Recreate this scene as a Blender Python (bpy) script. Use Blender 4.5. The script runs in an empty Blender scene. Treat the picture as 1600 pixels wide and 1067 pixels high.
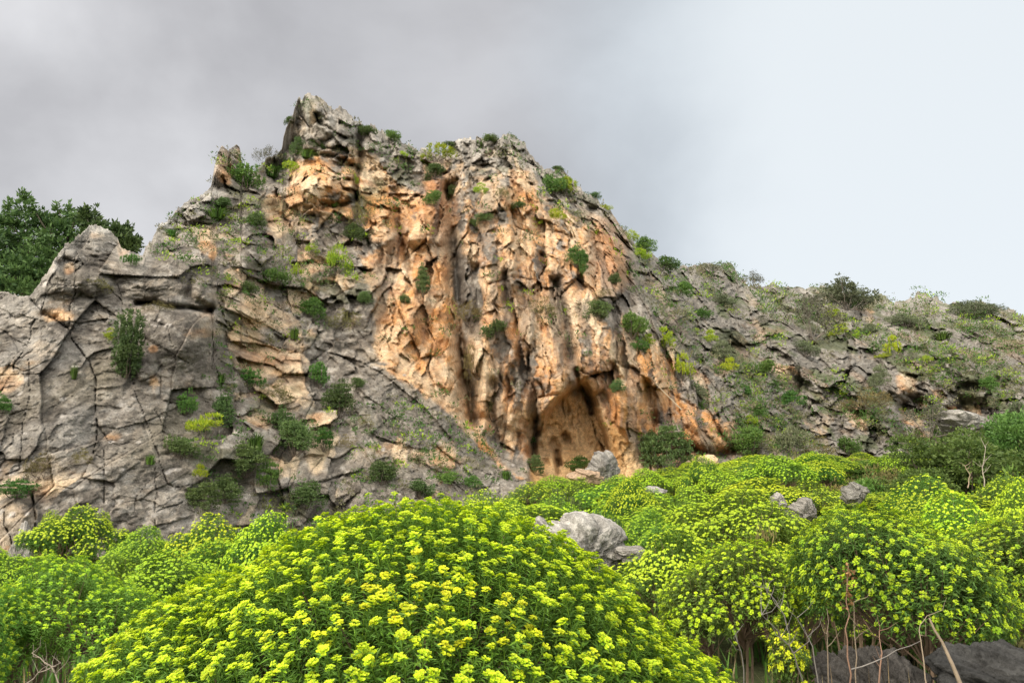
import bpy, math, random
import numpy as np
from mathutils import Vector, Matrix, Euler

# ------------------------------------------------------------------ camera
scene = bpy.context.scene
COL = scene.collection
F = 1244.4                      # focal length in pixels of the 1600 px wide photograph
CAMZ = 1.6
HORIZON = 780.0
PITCH = math.atan((HORIZON - 533.5) / F)
cam_d = bpy.data.cameras.new('camera')
cam_d.lens = 28.0
cam_d.sensor_width = 36.0
cam_d.clip_start = 0.05
cam_d.clip_end = 3000
cam = bpy.data.objects.new('camera', cam_d)
COL.objects.link(cam)
cam.location = (0, 0, CAMZ)
cam.rotation_euler = (math.pi / 2 + PITCH, 0, 0)
scene.camera = cam

# ------------------------------------------------------------------ sun and sky
SUN_EL = math.radians(38)
SUN_AZ = math.radians(-142)      # measured from +Y towards +X: behind the camera, to its left
S = Vector((math.sin(SUN_AZ) * math.cos(SUN_EL), math.cos(SUN_AZ) * math.cos(SUN_EL), math.sin(SUN_EL)))
sun_d = bpy.data.lights.new('sun', 'SUN')
sun_d.energy = 2.4
sun_d.angle = math.radians(7)
sun_d.color = (1.0, 0.90, 0.74)
sun = bpy.data.objects.new('sun', sun_d)
COL.objects.link(sun)
sun.rotation_euler = (-S).to_track_quat('-Z', 'Y').to_euler()

world = bpy.data.worlds.new('World')
scene.world = world
world.use_nodes = True
nt = world.node_tree
nt.nodes.clear()
N = nt.nodes.new
L = nt.links.new
w_out = N('ShaderNodeOutputWorld')
sky = N('ShaderNodeTexSky')
sky.sky_type = 'NISHITA'
sky.sun_disc = False
sky.sun_elevation = SUN_EL
sky.sun_rotation = SUN_AZ
bg_sky = N('ShaderNodeBackground')
bg_sky.inputs['Strength'].default_value = 0.09
L(sky.outputs[0], bg_sky.inputs['Color'])
tc = N('ShaderNodeTexCoord')
mp = N('ShaderNodeMapping')
mp.inputs['Scale'].default_value = (1.0, 1.0, 1.3)
L(tc.outputs['Generated'], mp.inputs['Vector'])
nz = N('ShaderNodeTexNoise')
nz.inputs['Scale'].default_value = 2.6
nz.inputs['Detail'].default_value = 8.0
nz.inputs['Roughness'].default_value = 0.5
nz.inputs['Distortion'].default_value = 0.15
L(mp.outputs[0], nz.inputs['Vector'])
ramp = N('ShaderNodeValToRGB')       # thick grey cloud -> thin pale cloud
ramp.color_ramp.elements[0].position = 0.36
ramp.color_ramp.elements[0].color = (0.44, 0.435, 0.45, 1)
ramp.color_ramp.elements[1].position = 0.66
ramp.color_ramp.elements[1].color = (0.68, 0.68, 0.70, 1)
L(nz.outputs['Fac'], ramp.inputs[0])
sep = N('ShaderNodeSeparateXYZ')
L(tc.outputs['Generated'], sep.inputs[0])
# the cloud cover thins out to a bright veil towards the east (+X)
ad = N('ShaderNodeMath'); ad.operation = 'MULTIPLY_ADD'
L(nz.outputs['Fac'], ad.inputs[0]); ad.inputs[1].default_value = 0.25
L(sep.outputs['X'], ad.inputs[2])
mr = N('ShaderNodeMapRange'); mr.interpolation_type = 'SMOOTHSTEP'
mr.inputs['From Min'].default_value = 0.10
mr.inputs['From Max'].default_value = 0.46
L(ad.outputs[0], mr.inputs['Value'])
veil = N('ShaderNodeValToRGB')
veil.color_ramp.elements[0].position = 0.0
veil.color_ramp.elements[0].color = (0.56, 0.69, 0.79, 1)
veil.color_ramp.elements[1].position = 1.0
veil.color_ramp.elements[1].color = (0.91, 0.965, 1.0, 1)
L(mr.outputs[0], veil.inputs[0])
mixc = N('ShaderNodeMixRGB')
L(mr.outputs[0], mixc.inputs[0]); L(ramp.outputs[0], mixc.inputs[1]); L(veil.outputs[0], mixc.inputs[2])
# wide glow added to the sky around the sun, unseen behind the camera, as soft fill
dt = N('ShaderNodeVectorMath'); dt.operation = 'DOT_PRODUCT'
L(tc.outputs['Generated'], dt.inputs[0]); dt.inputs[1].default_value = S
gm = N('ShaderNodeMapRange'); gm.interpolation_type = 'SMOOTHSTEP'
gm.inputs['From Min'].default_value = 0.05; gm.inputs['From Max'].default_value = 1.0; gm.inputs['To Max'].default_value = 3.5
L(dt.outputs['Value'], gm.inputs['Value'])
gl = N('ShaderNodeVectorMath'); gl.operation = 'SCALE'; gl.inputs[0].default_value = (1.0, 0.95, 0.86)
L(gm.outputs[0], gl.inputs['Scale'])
pd = N('ShaderNodeVectorMath'); pd.operation = 'DOT_PRODUCT'      # a paler opening in the cloud, low in the west
L(tc.outputs['Generated'], pd.inputs[0]); pd.inputs[1].default_value = Vector((-0.50, 0.80, 0.40)).normalized()
pm = N('ShaderNodeMapRange'); pm.interpolation_type = 'SMOOTHSTEP'
pm.inputs['From Min'].default_value = 0.955; pm.inputs['From Max'].default_value = 1.0; pm.inputs['To Max'].default_value = 0.42
L(pd.outputs['Value'], pm.inputs['Value'])
pn = N('ShaderNodeMath'); pn.operation = 'MULTIPLY'; L(pm.outputs[0], pn.inputs[0]); L(nz.outputs['Fac'], pn.inputs[1])
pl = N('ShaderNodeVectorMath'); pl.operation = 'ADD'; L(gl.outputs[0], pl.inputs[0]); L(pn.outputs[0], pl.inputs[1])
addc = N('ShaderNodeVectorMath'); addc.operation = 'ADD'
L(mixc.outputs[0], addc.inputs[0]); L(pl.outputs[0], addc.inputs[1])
bg_cl = N('ShaderNodeBackground')
bg_cl.inputs['Strength'].default_value = 1.0
L(addc.outputs[0], bg_cl.inputs['Color'])
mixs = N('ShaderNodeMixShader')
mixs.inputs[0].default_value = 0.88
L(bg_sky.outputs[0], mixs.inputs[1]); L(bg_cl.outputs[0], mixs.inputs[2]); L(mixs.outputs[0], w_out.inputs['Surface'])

scene.view_settings.view_transform = 'Standard'
scene.view_settings.look = 'None'
scene.view_settings.exposure = 0.0
scene.view_settings.gamma = 1.0
scene.render.resolution_x = 1024
scene.render.resolution_y = 682
scene.render.engine = 'CYCLES'
scene.cycles.max_bounces = 6
scene.cycles.diffuse_bounces = 3
scene.cycles.transparent_max_bounces = 4

# ------------------------------------------------------------------ helpers
rng = np.random.default_rng(7)
random.seed(7)
CP, SP = math.cos(PITCH), math.sin(PITCH)

def unproject(px, py, Y):
    """points seen at photograph pixel (px, py) that stand Y metres in front of the camera (arrays or floats)."""
    a = (np.asarray(px, float) - 800.0) / F
    b = (533.5 - np.asarray(py, float)) / F
    dy = CP - b * SP
    dz = SP + b * CP
    t = Y / dy
    return a * t, np.asarray(Y, float) + 0 * t, CAMZ + dz * t

def _h(ix, iy, iz, seed):
    h = (ix.astype(np.int64) * 374761393 + iy.astype(np.int64) * 668265263 + iz * 1274126177 + seed * 974634777) & 0xFFFFFFFF
    h = ((h ^ (h >> 13)) * 1274126177) & 0xFFFFFFFF
    h = ((h ^ (h >> 16)) * 2246822519) & 0xFFFFFFFF
    return ((h ^ (h >> 15)) & 0xFFFFFF) / float(0xFFFFFF)

def vnoise(x, y, seed=0):
    ix, iy = np.floor(x), np.floor(y)
    fx, fy = x - ix, y - iy
    fx = fx * fx * fx * (fx * (fx * 6 - 15) + 10)
    fy = fy * fy * fy * (fy * (fy * 6 - 15) + 10)
    a = _h(ix, iy, 0, seed); b = _h(ix + 1, iy, 0, seed)
    c = _h(ix, iy + 1, 0, seed); d = _h(ix + 1, iy + 1, 0, seed)
    return ((a + (b - a) * fx) * (1 - fy) + (c + (d - c) * fx) * fy) * 2 - 1

def fbm(x, y, seed=0, octv=4, gain=0.5, lac=2.03):
    s = np.zeros_like(x, dtype=float); amp = 1.0; tot = 0
    for o in range(octv):
        s += amp * vnoise(x, y, seed + o * 17)
        tot += amp; amp *= gain
        x = x * lac + 13.7; y = y * lac - 7.3
    return s / tot

def facets(u, v, seed, tilt=0.5):
    """broken rock: cells with their own offset and their own tilt. Returns height (-1..1), distance to the cell border, cell random."""
    iu, iv = np.floor(u), np.floor(v)
    f1 = np.full(u.shape, 9.0); f2 = np.full(u.shape, 9.0)
    hh = np.zeros(u.shape); rr = np.zeros(u.shape)
    for du in (-1, 0, 1):
        for dv in (-1, 0, 1):
            cu, cv = iu + du, iv + dv
            su = cu + 0.08 + 0.84 * _h(cu, cv, 1, seed)
            sv = cv + 0.08 + 0.84 * _h(cu, cv, 2, seed)
            dx, dy = u - su, v - sv
            d = np.sqrt(dx * dx + dy * dy)
            r = _h(cu, cv, 3, seed)
            h = (r * 2 - 1) + tilt * ((_h(cu, cv, 4, seed) * 2 - 1) * dx + (_h(cu, cv, 5, seed) * 2 - 1) * dy) * 2
            near = d < f1
            f2 = np.where(near, f1, np.minimum(f2, d))
            hh = np.where(near, h, hh)
            rr = np.where(near, _h(cu, cv, 6, seed), rr)
            f1 = np.where(near, d, f1)
    return hh, f2 - f1, rr

def smooth(e0, e1, x):
    t = np.clip((x - e0) / (e1 - e0), 0, 1)
    return t * t * (3 - 2 * t)

def poly_sdf(px, py, pts):
    """signed distance to a polygon, negative inside."""
    pts = np.asarray(pts, float)
    d = np.full(px.shape, 1e9); inside = np.zeros(px.shape, bool)
    for i in range(len(pts)):
        ax, ay = pts[i]; bx, by = pts[(i + 1) % len(pts)]
        ex, ey = bx - ax, by - ay
        t = np.clip(((px - ax) * ex + (py - ay) * ey) / (ex * ex + ey * ey), 0, 1)
        d = np.minimum(d, np.hypot(px - ax - t * ex, py - ay - t * ey))
        if ay != by:
            c = ((ay > py) != (by > py)) & (px < ex * (py - ay) / (by - ay) + ax)
            inside ^= c
    return np.where(inside, -d, d)

def line_dist(px, py, pts):
    d = np.full(px.shape, 1e9)
    for (ax, ay), (bx, by) in zip(pts[:-1], pts[1:]):
        ex, ey = bx - ax, by - ay
        t = np.clip(((px - ax) * ex + (py - ay) * ey) / (ex * ex + ey * ey + 1e-9), 0, 1)
        d = np.minimum(d, np.hypot(px - ax - t * ex, py - ay - t * ey))
    return d

def make_mesh(name, verts, faces, col=None, smooth_shade=True):
    """verts (n,3); faces: (m,4) or (m,3) int array or a list of such arrays; col: (n,3) linear colour."""
    me = bpy.data.meshes.new(name)
    if not isinstance(faces, list):
        faces = [faces]
    faces = [np.asarray(f, np.int32) for f in faces if len(f)]
    nl = sum(f.size for f in faces); nf = sum(len(f) for f in faces)
    me.vertices.add(len(verts)); me.loops.add(nl); me.polygons.add(nf)
    me.vertices.foreach_set('co', np.ascontiguousarray(verts, np.float32).ravel())
    me.loops.foreach_set('vertex_index', np.concatenate([f.ravel() for f in faces]))
    st = []; off = 0
    for f in faces:
        st.append(off + np.arange(len(f), dtype=np.int32) * f.shape[1]); off += f.size
    me.polygons.foreach_set('loop_start', np.concatenate(st).astype(np.int32))
    me.polygons.foreach_set('use_smooth', np.full(nf, smooth_shade, bool))
    me.update(calc_edges=True)
    if col is not None:
        a = me.attributes.new('tint', 'FLOAT_COLOR', 'POINT')
        c = np.ones((len(verts), 4), np.float32); c[:, :3] = col
        a.data.foreach_set('color', c.ravel())
    return me

def link(name, me, mat=None, parent=None, loc=None, rot=None, scale=None):
    o = bpy.data.objects.new(name, me)
    if mat is not None and me is not None and not me.materials:
        me.materials.append(mat)
    COL.objects.link(o)
    if parent is not None: o.parent = parent
    if loc is not None: o.location = loc
    if rot is not None: o.rotation_euler = rot
    if scale is not None: o.scale = scale
    return o

def tag(o, label=None, cat=None, group=None, kind=None):
    if label: o['label'] = label
    if cat: o['category'] = cat
    if group: o['group'] = group
    if kind: o['kind'] = kind
    return o

class MB:
    """collects vertices, faces and vertex colours for ONE mesh."""
    def __init__(s):
        s.v = []; s.q = []; s.t = []; s.c = []; s.n = 0
    def add(s, v, q=None, t=None, c=(0.5, 0.5, 0.5)):
        v = np.asarray(v, float).reshape(-1, 3)
        if q is not None and len(q): s.q.append(np.asarray(q).reshape(-1, 4) + s.n)
        if t is not None and len(t): s.t.append(np.asarray(t).reshape(-1, 3) + s.n)
        c = np.asarray(c, float)
        s.c.append(np.broadcast_to(c, v.shape).copy() if c.ndim == 1 else c.reshape(-1, 3))
        s.v.append(v); s.n += len(v)
    def tube(s, pts, radii, c, sides=5):
        pts = np.asarray(pts, float); n = len(pts)
        tg = np.gradient(pts, axis=0); tg /= np.linalg.norm(tg, axis=1)[:, None] + 1e-9
        ref = np.array([0.31, 0.9, 0.2]); a = np.cross(tg, ref); a /= np.linalg.norm(a, axis=1)[:, None] + 1e-9
        b = np.cross(tg, a)
        th = np.arange(sides) / sides * 2 * math.pi
        ring = (a[:, None] * np.cos(th)[None, :, None] + b[:, None] * np.sin(th)[None, :, None]) * np.asarray(radii, float)[:, None, None]
        v = (pts[:, None] + ring).reshape(-1, 3)
        q = [[i * sides + k, i * sides + (k + 1) % sides, (i + 1) * sides + (k + 1) % sides, (i + 1) * sides + k] for i in range(n - 1) for k in range(sides)]
        s.add(v, q=q, c=c)
    def mesh(s, name, smooth_shade=True):
        f = []
        if s.q: f.append(np.concatenate(s.q))
        if s.t: f.append(np.concatenate(s.t))
        return make_mesh(name, np.concatenate(s.v), f, np.concatenate(s.c), smooth_shade)

# ------------------------------------------------------------------ materials
def new_mat(name):
    m = bpy.data.materials.new(name); m.use_nodes = True
    m.node_tree.nodes.clear()
    return m, m.node_tree.nodes.new, m.node_tree.links.new

def rock_material(name, fine=1.0, bump=1.0, scale=1.0):
    m, N, L = new_mat(name)
    out = N('ShaderNodeOutputMaterial'); bs = N('ShaderNodeBsdfPrincipled')
    bs.inputs['Roughness'].default_value = 0.93
    bs.inputs['Specular IOR Level'].default_value = 0.15
    at = N('ShaderNodeAttribute'); at.attribute_name = 'tint'
    tc = N('ShaderNodeTexCoord')
    n1 = N('ShaderNodeTexNoise'); n1.inputs['Scale'].default_value = 5.0 * scale; n1.inputs['Detail'].default_value = 9; n1.inputs['Roughness'].default_value = 0.68
    n2 = N('ShaderNodeTexNoise'); n2.inputs['Scale'].default_value = 26.0 * scale; n2.inputs['Detail'].default_value = 6; n2.inputs['Roughness'].default_value = 0.7
    vo = N('ShaderNodeTexVoronoi'); vo.inputs['Scale'].default_value = 9.0 * scale
    for n in (n1, n2, vo): L(tc.outputs['Object'], n.inputs['Vector'])
    r1 = N('ShaderNodeMapRange'); r1.inputs['From Min'].default_value = 0.3; r1.inputs['From Max'].default_value = 0.7
    r1.inputs['To Min'].default_value = 1 - 0.40 * fine; r1.inputs['To Max'].default_value = 1 + 0.40 * fine
    L(n1.outputs['Fac'], r1.inputs['Value'])
    r2 = N('ShaderNodeMapRange'); r2.inputs['From Min'].default_value = 0.3; r2.inputs['From Max'].default_value = 0.7
    r2.inputs['To Min'].default_value = 1 - 0.40 * fine; r2.inputs['To Max'].default_value = 1 + 0.40 * fine
    L(n2.outputs['Fac'], r2.inputs['Value'])
    mu = N('ShaderNodeMath'); mu.operation = 'MULTIPLY'; L(r1.outputs[0], mu.inputs[0]); L(r2.outputs[0], mu.inputs[1])
    vm = N('ShaderNodeVectorMath'); vm.operation = 'SCALE'
    L(at.outputs['Color'], vm.inputs[0]); L(mu.outputs[0], vm.inputs['Scale'])
    L(vm.outputs[0], bs.inputs['Base Color'])
    # height for the bump: coarse grain + pits
    h = N('ShaderNodeMath'); h.operation = 'MULTIPLY_ADD'; L(n2.outputs['Fac'], h.inputs[0]); h.inputs[1].default_value = 0.35; L(n1.outputs['Fac'], h.inputs[2])
    pit = N('ShaderNodeMapRange'); pit.inputs['From Min'].default_value = 0.0; pit.inputs['From Max'].default_value = 0.25
    pit.inputs['To Min'].default_value = -0.25; pit.inputs['To Max'].default_value = 0.0
    L(vo.outputs['Distance'], pit.inputs['Value'])
    h2 = N('ShaderNodeMath'); h2.operation = 'ADD'; L(h.outputs[0], h2.inputs[0]); L(pit.outputs[0], h2.inputs[1])
    bp = N('ShaderNodeBump'); bp.inputs['Strength'].default_value = 0.75 * bump; bp.inputs['Distance'].default_value = 0.30 / scale
    L(h2.outputs[0], bp.inputs['Height']); L(bp.outputs[0], bs.inputs['Normal'])
    L(bs.outputs[0], out.inputs['Surface'])
    return m

def leaf_material(name, translucent=0.3, rough=0.55, vary=0.25, hue=0.02):
    """plant tissue: its own colour from the mesh, a little different from plant to plant."""
    m, N, L = new_mat(name)
    out = N('ShaderNodeOutputMaterial'); bs = N('ShaderNodeBsdfPrincipled')
    bs.inputs['Roughness'].default_value = rough
    bs.inputs['Specular IOR Level'].default_value = 0.25
    at = N('ShaderNodeAttribute'); at.attribute_name = 'tint'
    oi = N('ShaderNodeObjectInfo')
    hs = N('ShaderNodeHueSaturation')
    r = N('ShaderNodeMapRange'); r.inputs['To Min'].default_value = 1 - vary; r.inputs['To Max'].default_value = 1 + vary
    L(oi.outputs['Random'], r.inputs['Value']); L(r.outputs[0], hs.inputs['Value'])
    mm = N('ShaderNodeMath'); mm.operation = 'MULTIPLY'; mm.inputs[1].default_value = 7.31; L(oi.outputs['Random'], mm.inputs[0])
    fr = N('ShaderNodeMath'); fr.operation = 'FRACT'; L(mm.outputs[0], fr.inputs[0])
    r2 = N('ShaderNodeMapRange'); r2.inputs['To Min'].default_value = 0.5 - hue; r2.inputs['To Max'].default_value = 0.5 + hue
    L(fr.outputs[0], r2.inputs['Value']); L(r2.outputs[0], hs.inputs['Hue'])
    L(at.outputs['Color'], hs.inputs['Color']); L(hs.outputs[0], bs.inputs['Base Color'])
    tr = N('ShaderNodeBsdfTranslucent'); L(hs.outputs[0], tr.inputs['Color'])
    mx = N('ShaderNodeMixShader'); mx.inputs[0].default_value = translucent
    L(bs.outputs[0], mx.inputs[1]); L(tr.outputs[0], mx.inputs[2]); L(mx.outputs[0], out.inputs['Surface'])
    return m

def wood_material(name):
    m, N, L = new_mat(name)
    out = N('ShaderNodeOutputMaterial'); bs = N('ShaderNodeBsdfPrincipled'); bs.inputs['Roughness'].default_value = 0.85
    at = N('ShaderNodeAttribute'); at.attribute_name = 'tint'
    tc = N('ShaderNodeTexCoord'); n = N('ShaderNodeTexNoise'); n.inputs['Scale'].default_value = 30; n.inputs['Detail'].default_value = 4
    L(tc.outputs['Object'], n.inputs['Vector'])
    r = N('ShaderNodeMapRange'); r.inputs['To Min'].default_value = 0.6; r.inputs['To Max'].default_value = 1.4; L(n.outputs['Fac'], r.inputs['Value'])
    vm = N('ShaderNodeVectorMath'); vm.operation = 'SCALE'; L(at.outputs['Color'], vm.inputs[0]); L(r.outputs[0], vm.inputs['Scale'])
    L(vm.outputs[0], bs.inputs['Base Color']); L(bs.outputs[0], out.inputs['Surface'])
    return m

M_ROCK = rock_material('limestone')
M_BOULDER = rock_material('boulder_limestone', scale=2.2)
M_SOIL = rock_material('soil', scale=1.6, bump=0.8)
M_FLOWER = leaf_material('spurge_bracts', translucent=0.30, rough=0.5, vary=0.16, hue=0.018)
M_LEAF = leaf_material('green_leaves', translucent=0.25)
M_DRY = leaf_material('dry_leaves', translucent=0.15, rough=0.8)
M_WOOD = wood_material('woody_stems')

# ------------------------------------------------------------------ the ground
def ground_z(x, y):
    x = np.asarray(x, float); y = np.asarray(y, float)
    zr = np.interp(y, [-60, 0, 4, 7, 10, 20, 30, 40, 60, 300], [-1, -0.1, -0.05, 0.05, 0.25, 0.95, 2.1, 2.5, 2.6, 0])
    zl = np.interp(y, [-60, 0, 6, 12, 17, 25, 60, 300], [-1, -0.1, 0.0, 0.1, 0.6, 0.9, 0.9, -2])
    w = smooth(-5, 6, x - (y - 20) * 0.15)
    z = zl * (1 - w) + zr * w
    return z + 0.10 * fbm(x * 0.45, y * 0.45, 91, 3) + 0.03 * fbm(x * 2.2, y * 2.2, 92, 2)

def axis(n_in, lo, hi, far):
    a = np.linspace(lo, hi, n_in)
    o = np.geomspace(1, far, 22)
    return np.concatenate([lo - o[::-1], a, hi + o])
gx = axis(240, -30, 40, 900); gy = axis(200, -6, 50, 900)
GX, GY = np.meshgrid(gx, gy)
GZ = ground_z(GX, GY)
nr, nc = GX.shape
idx = np.arange(nr * nc).reshape(nr, nc)
gf = np.stack([idx[:-1, :-1], idx[:-1, 1:], idx[1:, 1:], idx[1:, :-1]], -1).reshape(-1, 4)
gcol = np.empty((nr * nc, 3))
gn = (fbm(GX * 0.9, GY * 0.9, 5, 4).ravel() + 1) / 2
gcol[:] = np.array([0.085, 0.075, 0.045]) * (1 - gn[:, None]) + np.array([0.05, 0.075, 0.02]) * gn[:, None]
ground = link('ground', make_mesh('ground', np.stack([GX, GY, GZ], -1).reshape(-1, 3), gf, gcol), M_SOIL)
tag(ground, 'earthy ground under the shrubs at the foot of the cliff', kind='structure')

# ------------------------------------------------------------------ the cliff and the hillside
CREST = [(-700, 560), (-300, 520), (-80, 470), (0, 458), (12, 456), (20, 462), (45, 462), (60, 448), (75, 425), (90, 398), (100, 385), (118, 372), (136, 358), (144, 351), (152, 353),
 (160, 357), (172, 362), (184, 371), (189, 386), (205, 392), (222, 398), (232, 380), (250, 352), (262, 344), (275, 325), (300, 312), (318, 305), (330, 290), (335, 260), (341, 235), (348, 230),
 (352, 232), (357, 234), (364, 229), (370, 226), (375, 232), (377, 248), (383, 262), (392, 268), (402, 262), (415, 250), (430, 243), (440, 232), (443, 215), (448, 198), (458, 178), (464, 158),
 (468, 152), (472, 158), (476, 148), (484, 146), (500, 152), (515, 163), (520, 172), (532, 168), (545, 180), (556, 186), (566, 195), (580, 195), (592, 203), (605, 212), (620, 216), (628, 225),
 (640, 228), (654, 236), (658, 228), (664, 229), (668, 238), (690, 240), (700, 230), (706, 222), (722, 219), (735, 217), (745, 213), (755, 219), (775, 219), (785, 212), (795, 210), (805, 214),
 (820, 226), (828, 238), (838, 250), (850, 266), (862, 266), (876, 263), (884, 268), (898, 288), (912, 300), (930, 310), (950, 328), (965, 345), (985, 372), (1010, 392), (1035, 408), (1055, 416),
 (1075, 418), (1088, 414), (1100, 411), (1115, 412), (1128, 418), (1138, 413), (1145, 420), (1155, 432), (1170, 444), (1190, 446), (1215, 447), (1235, 449), (1255, 452), (1280, 452), (1300, 452),
 (1330, 458), (1350, 464), (1365, 465), (1390, 467), (1410, 468), (1420, 465), (1428, 470), (1432, 460), (1440, 458), (1455, 461), (1468, 466), (1475, 470), (1490, 476), (1510, 478), (1530, 474),
 (1550, 476), (1570, 480), (1590, 487), (1605, 495), (1640, 510), (1750, 530), (2000, 560), (2300, 600)]
BASE = [(-700, 930), (0, 905), (200, 890), (400, 880), (600, 860), (760, 830), (860, 810), (1000, 800), (1160, 790), (1400, 780), (1500, 775), (1600, 770), (2300, 770)]
# (px, py, metres in front of the camera)
DEPTH = [(-700, 900, 13), (-700, 560, 16), (-200, 880, 14), (-200, 520, 17.5), (0, 870, 14.6), (0, 600, 16.8), (0, 470, 18.6), (60, 700, 15.9), (150, 850, 15.4), (150, 600, 18.0), (100, 480, 19.0), (150, 360, 21.5),
 (230, 800, 16.4), (240, 520, 20), (230, 390, 23), (300, 830, 17.0), (300, 640, 19.4), (320, 480, 21.6), (300, 330, 27), (350, 240, 31), (350, 300, 29.5), (390, 270, 33), (390, 400, 26.5),
 (450, 830, 19.5), (450, 700, 21.5), (450, 600, 24), (450, 500, 26.5), (450, 400, 29), (480, 280, 33.5), (480, 155, 36.5), (445, 220, 36), (560, 200, 39), (550, 330, 33.5), (540, 450, 29.5),
 (580, 830, 21), (600, 640, 25.5), (600, 560, 28), (700, 800, 22.5), (700, 680, 26.8), (790, 760, 25.6), (840, 770, 26),
 (640, 500, 30), (610, 400, 32.5), (620, 300, 36.5), (650, 235, 40), (720, 230, 41), (680, 350, 35.5), (700, 600, 29.6),
 (790, 215, 41), (800, 300, 37), (800, 400, 34), (800, 500, 32), (790, 620, 30.4), (780, 720, 29.4), (870, 270, 42.5), (860, 380, 36.5), (870, 500, 33), (880, 590, 31), (900, 700, 31), (900, 790, 28),
 (990, 700, 31), (1000, 620, 32), (1000, 500, 35), (960, 400, 39), (950, 330, 43.5), (985, 375, 46), (1000, 790, 28), (1060, 720, 32), (1080, 580, 37), (1050, 480, 41), (1040, 415, 50),
 (1150, 780, 31), (1150, 690, 35), (1160, 600, 41), (1120, 520, 46), (1100, 415, 59), (1160, 450, 61), (1250, 700, 39), (1250, 600, 46), (1250, 520, 55), (1250, 455, 68), (1400, 770, 37), (1400, 690, 43), (1400, 600, 50),
 (1400, 520, 60), (1400, 468, 73), (1500, 700, 45), (1500, 620, 51), (1500, 540, 60), (1500, 478, 72), (1600, 770, 38), (1600, 690, 46), (1600, 600, 53), (1600, 495, 70), (1900, 760, 40), (1900, 550, 62), (2300, 760, 42), (2300, 600, 58)]
ctrl = np.array(DEPTH, float)
def _tps(r2): return 0.5 * r2 * np.log(r2 + 1e-9)
_cx, _cy = ctrl[:, 0] / 400, ctrl[:, 1] / 400
_A = np.zeros((len(ctrl) + 3,) * 2)
_A[:-3, :-3] = _tps((_cx[:, None] - _cx) ** 2 + (_cy[:, None] - _cy) ** 2) + np.eye(len(ctrl)) * 0.004
_P = np.stack([np.ones(len(ctrl)), _cx, _cy], 1)
_A[:-3, -3:] = _P; _A[-3:, :-3] = _P.T
_wt = np.linalg.solve(_A, np.concatenate([np.log(ctrl[:, 2]), np.zeros(3)]))
def base_depth(px, py):
    x, y = px / 400, py / 400
    s = _wt[-3] + _wt[-2] * x + _wt[-1] * y
    for i in range(len(ctrl)):
        s = s + _wt[i] * _tps((x - _cx[i]) ** 2 + (y - _cy[i]) ** 2)
    return np.exp(s)

pc = np.concatenate([np.linspace(-700, -41, 60), np.arange(-40, 1640, 1.5), np.linspace(1641, 2300, 60)])
NT = 430
tt = np.linspace(0, 1, NT) ** 0.96
crest = np.interp(pc, *zip(*CREST))
j1 = facets(pc / 9.0, pc * 0 + 0.5, 3, 0.6)[0]
j2 = facets(pc / 3.7, pc * 0 + 0.5, 4, 0.6)[0]
far_ridge = smooth(1060, 1120, pc)
crest = crest + j1 * (2.6 - 0.8 * far_ridge) + j2 * (1.6 - 0.9 * far_ridge) + 5.0 * far_ridge * vnoise(pc / 17.0, pc * 0 + 0.3, 6) + 2.5 * far_ridge * vnoise(pc / 7.5, pc * 0 + 0.3, 8)
basel = np.interp(pc, *zip(*BASE))
PX = np.broadcast_to(pc[:, None], (len(pc), NT)).copy()
PY = basel[:, None] + (crest - basel)[:, None] * tt[None, :]
Y0 = base_depth(PX, PY)
X0, _, Z0 = unproject(PX, PY, Y0)
U = X0; V = Z0 + 0.10 * Y0
# domain warp shared by all rock patterns
wu = 0.45 * fbm(U * 0.5, V * 0.5, 11, 3); wv = 0.45 * fbm(U * 0.5, V * 0.5, 12, 3)
wu2 = 0.16 * fbm(U * 1.7, V * 1.7, 13, 3); wv2 = 0.16 * fbm(U * 1.7, V * 1.7, 14, 3)

def region(pts, soft):
    wob = 14 * fbm(PX / 40, PY / 40, 77, 3)
    return smooth(soft, -soft, poly_sdf(PX, PY, pts) + wob)

R_left = region([(-800, 1000), (-800, 300), (225, 300), (250, 400), (330, 450), (345, 520), (330, 620), (290, 700), (300, 900), (-100, 1000)], 22)
R_slab = region([(555, 560), (600, 555), (660, 590), (720, 650), (770, 700), (850, 752), (800, 900), (540, 900), (560, 700)], 14)
R_hill = region([(935, 300), (990, 360), (985, 430), (1060, 520), (1075, 570), (1150, 650), (1165, 720), (1160, 900), (2400, 900), (2400, 300)], 26)
R_flute = region([(690, 260), (840, 300), (985, 430), (1070, 560), (1160, 660), (1160, 900), (830, 900), (850, 752), (735, 660), (600, 560), (570, 480), (580, 400), (640, 330)], 22)
R_cave = region([(826, 780), (830, 700), (846, 650), (880, 612), (905, 588), (930, 600), (940, 660), (1000, 700), (1010, 780)], 8)
R_rub = np.clip(1 - R_left - R_slab - R_hill - R_flute, 0, 1)

def rot(u, v, deg):
    a = math.radians(deg); return u * math.cos(a) + v * math.sin(a), -u * math.sin(a) + v * math.cos(a)

D = np.zeros_like(Y0)          # metres towards the viewer
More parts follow.
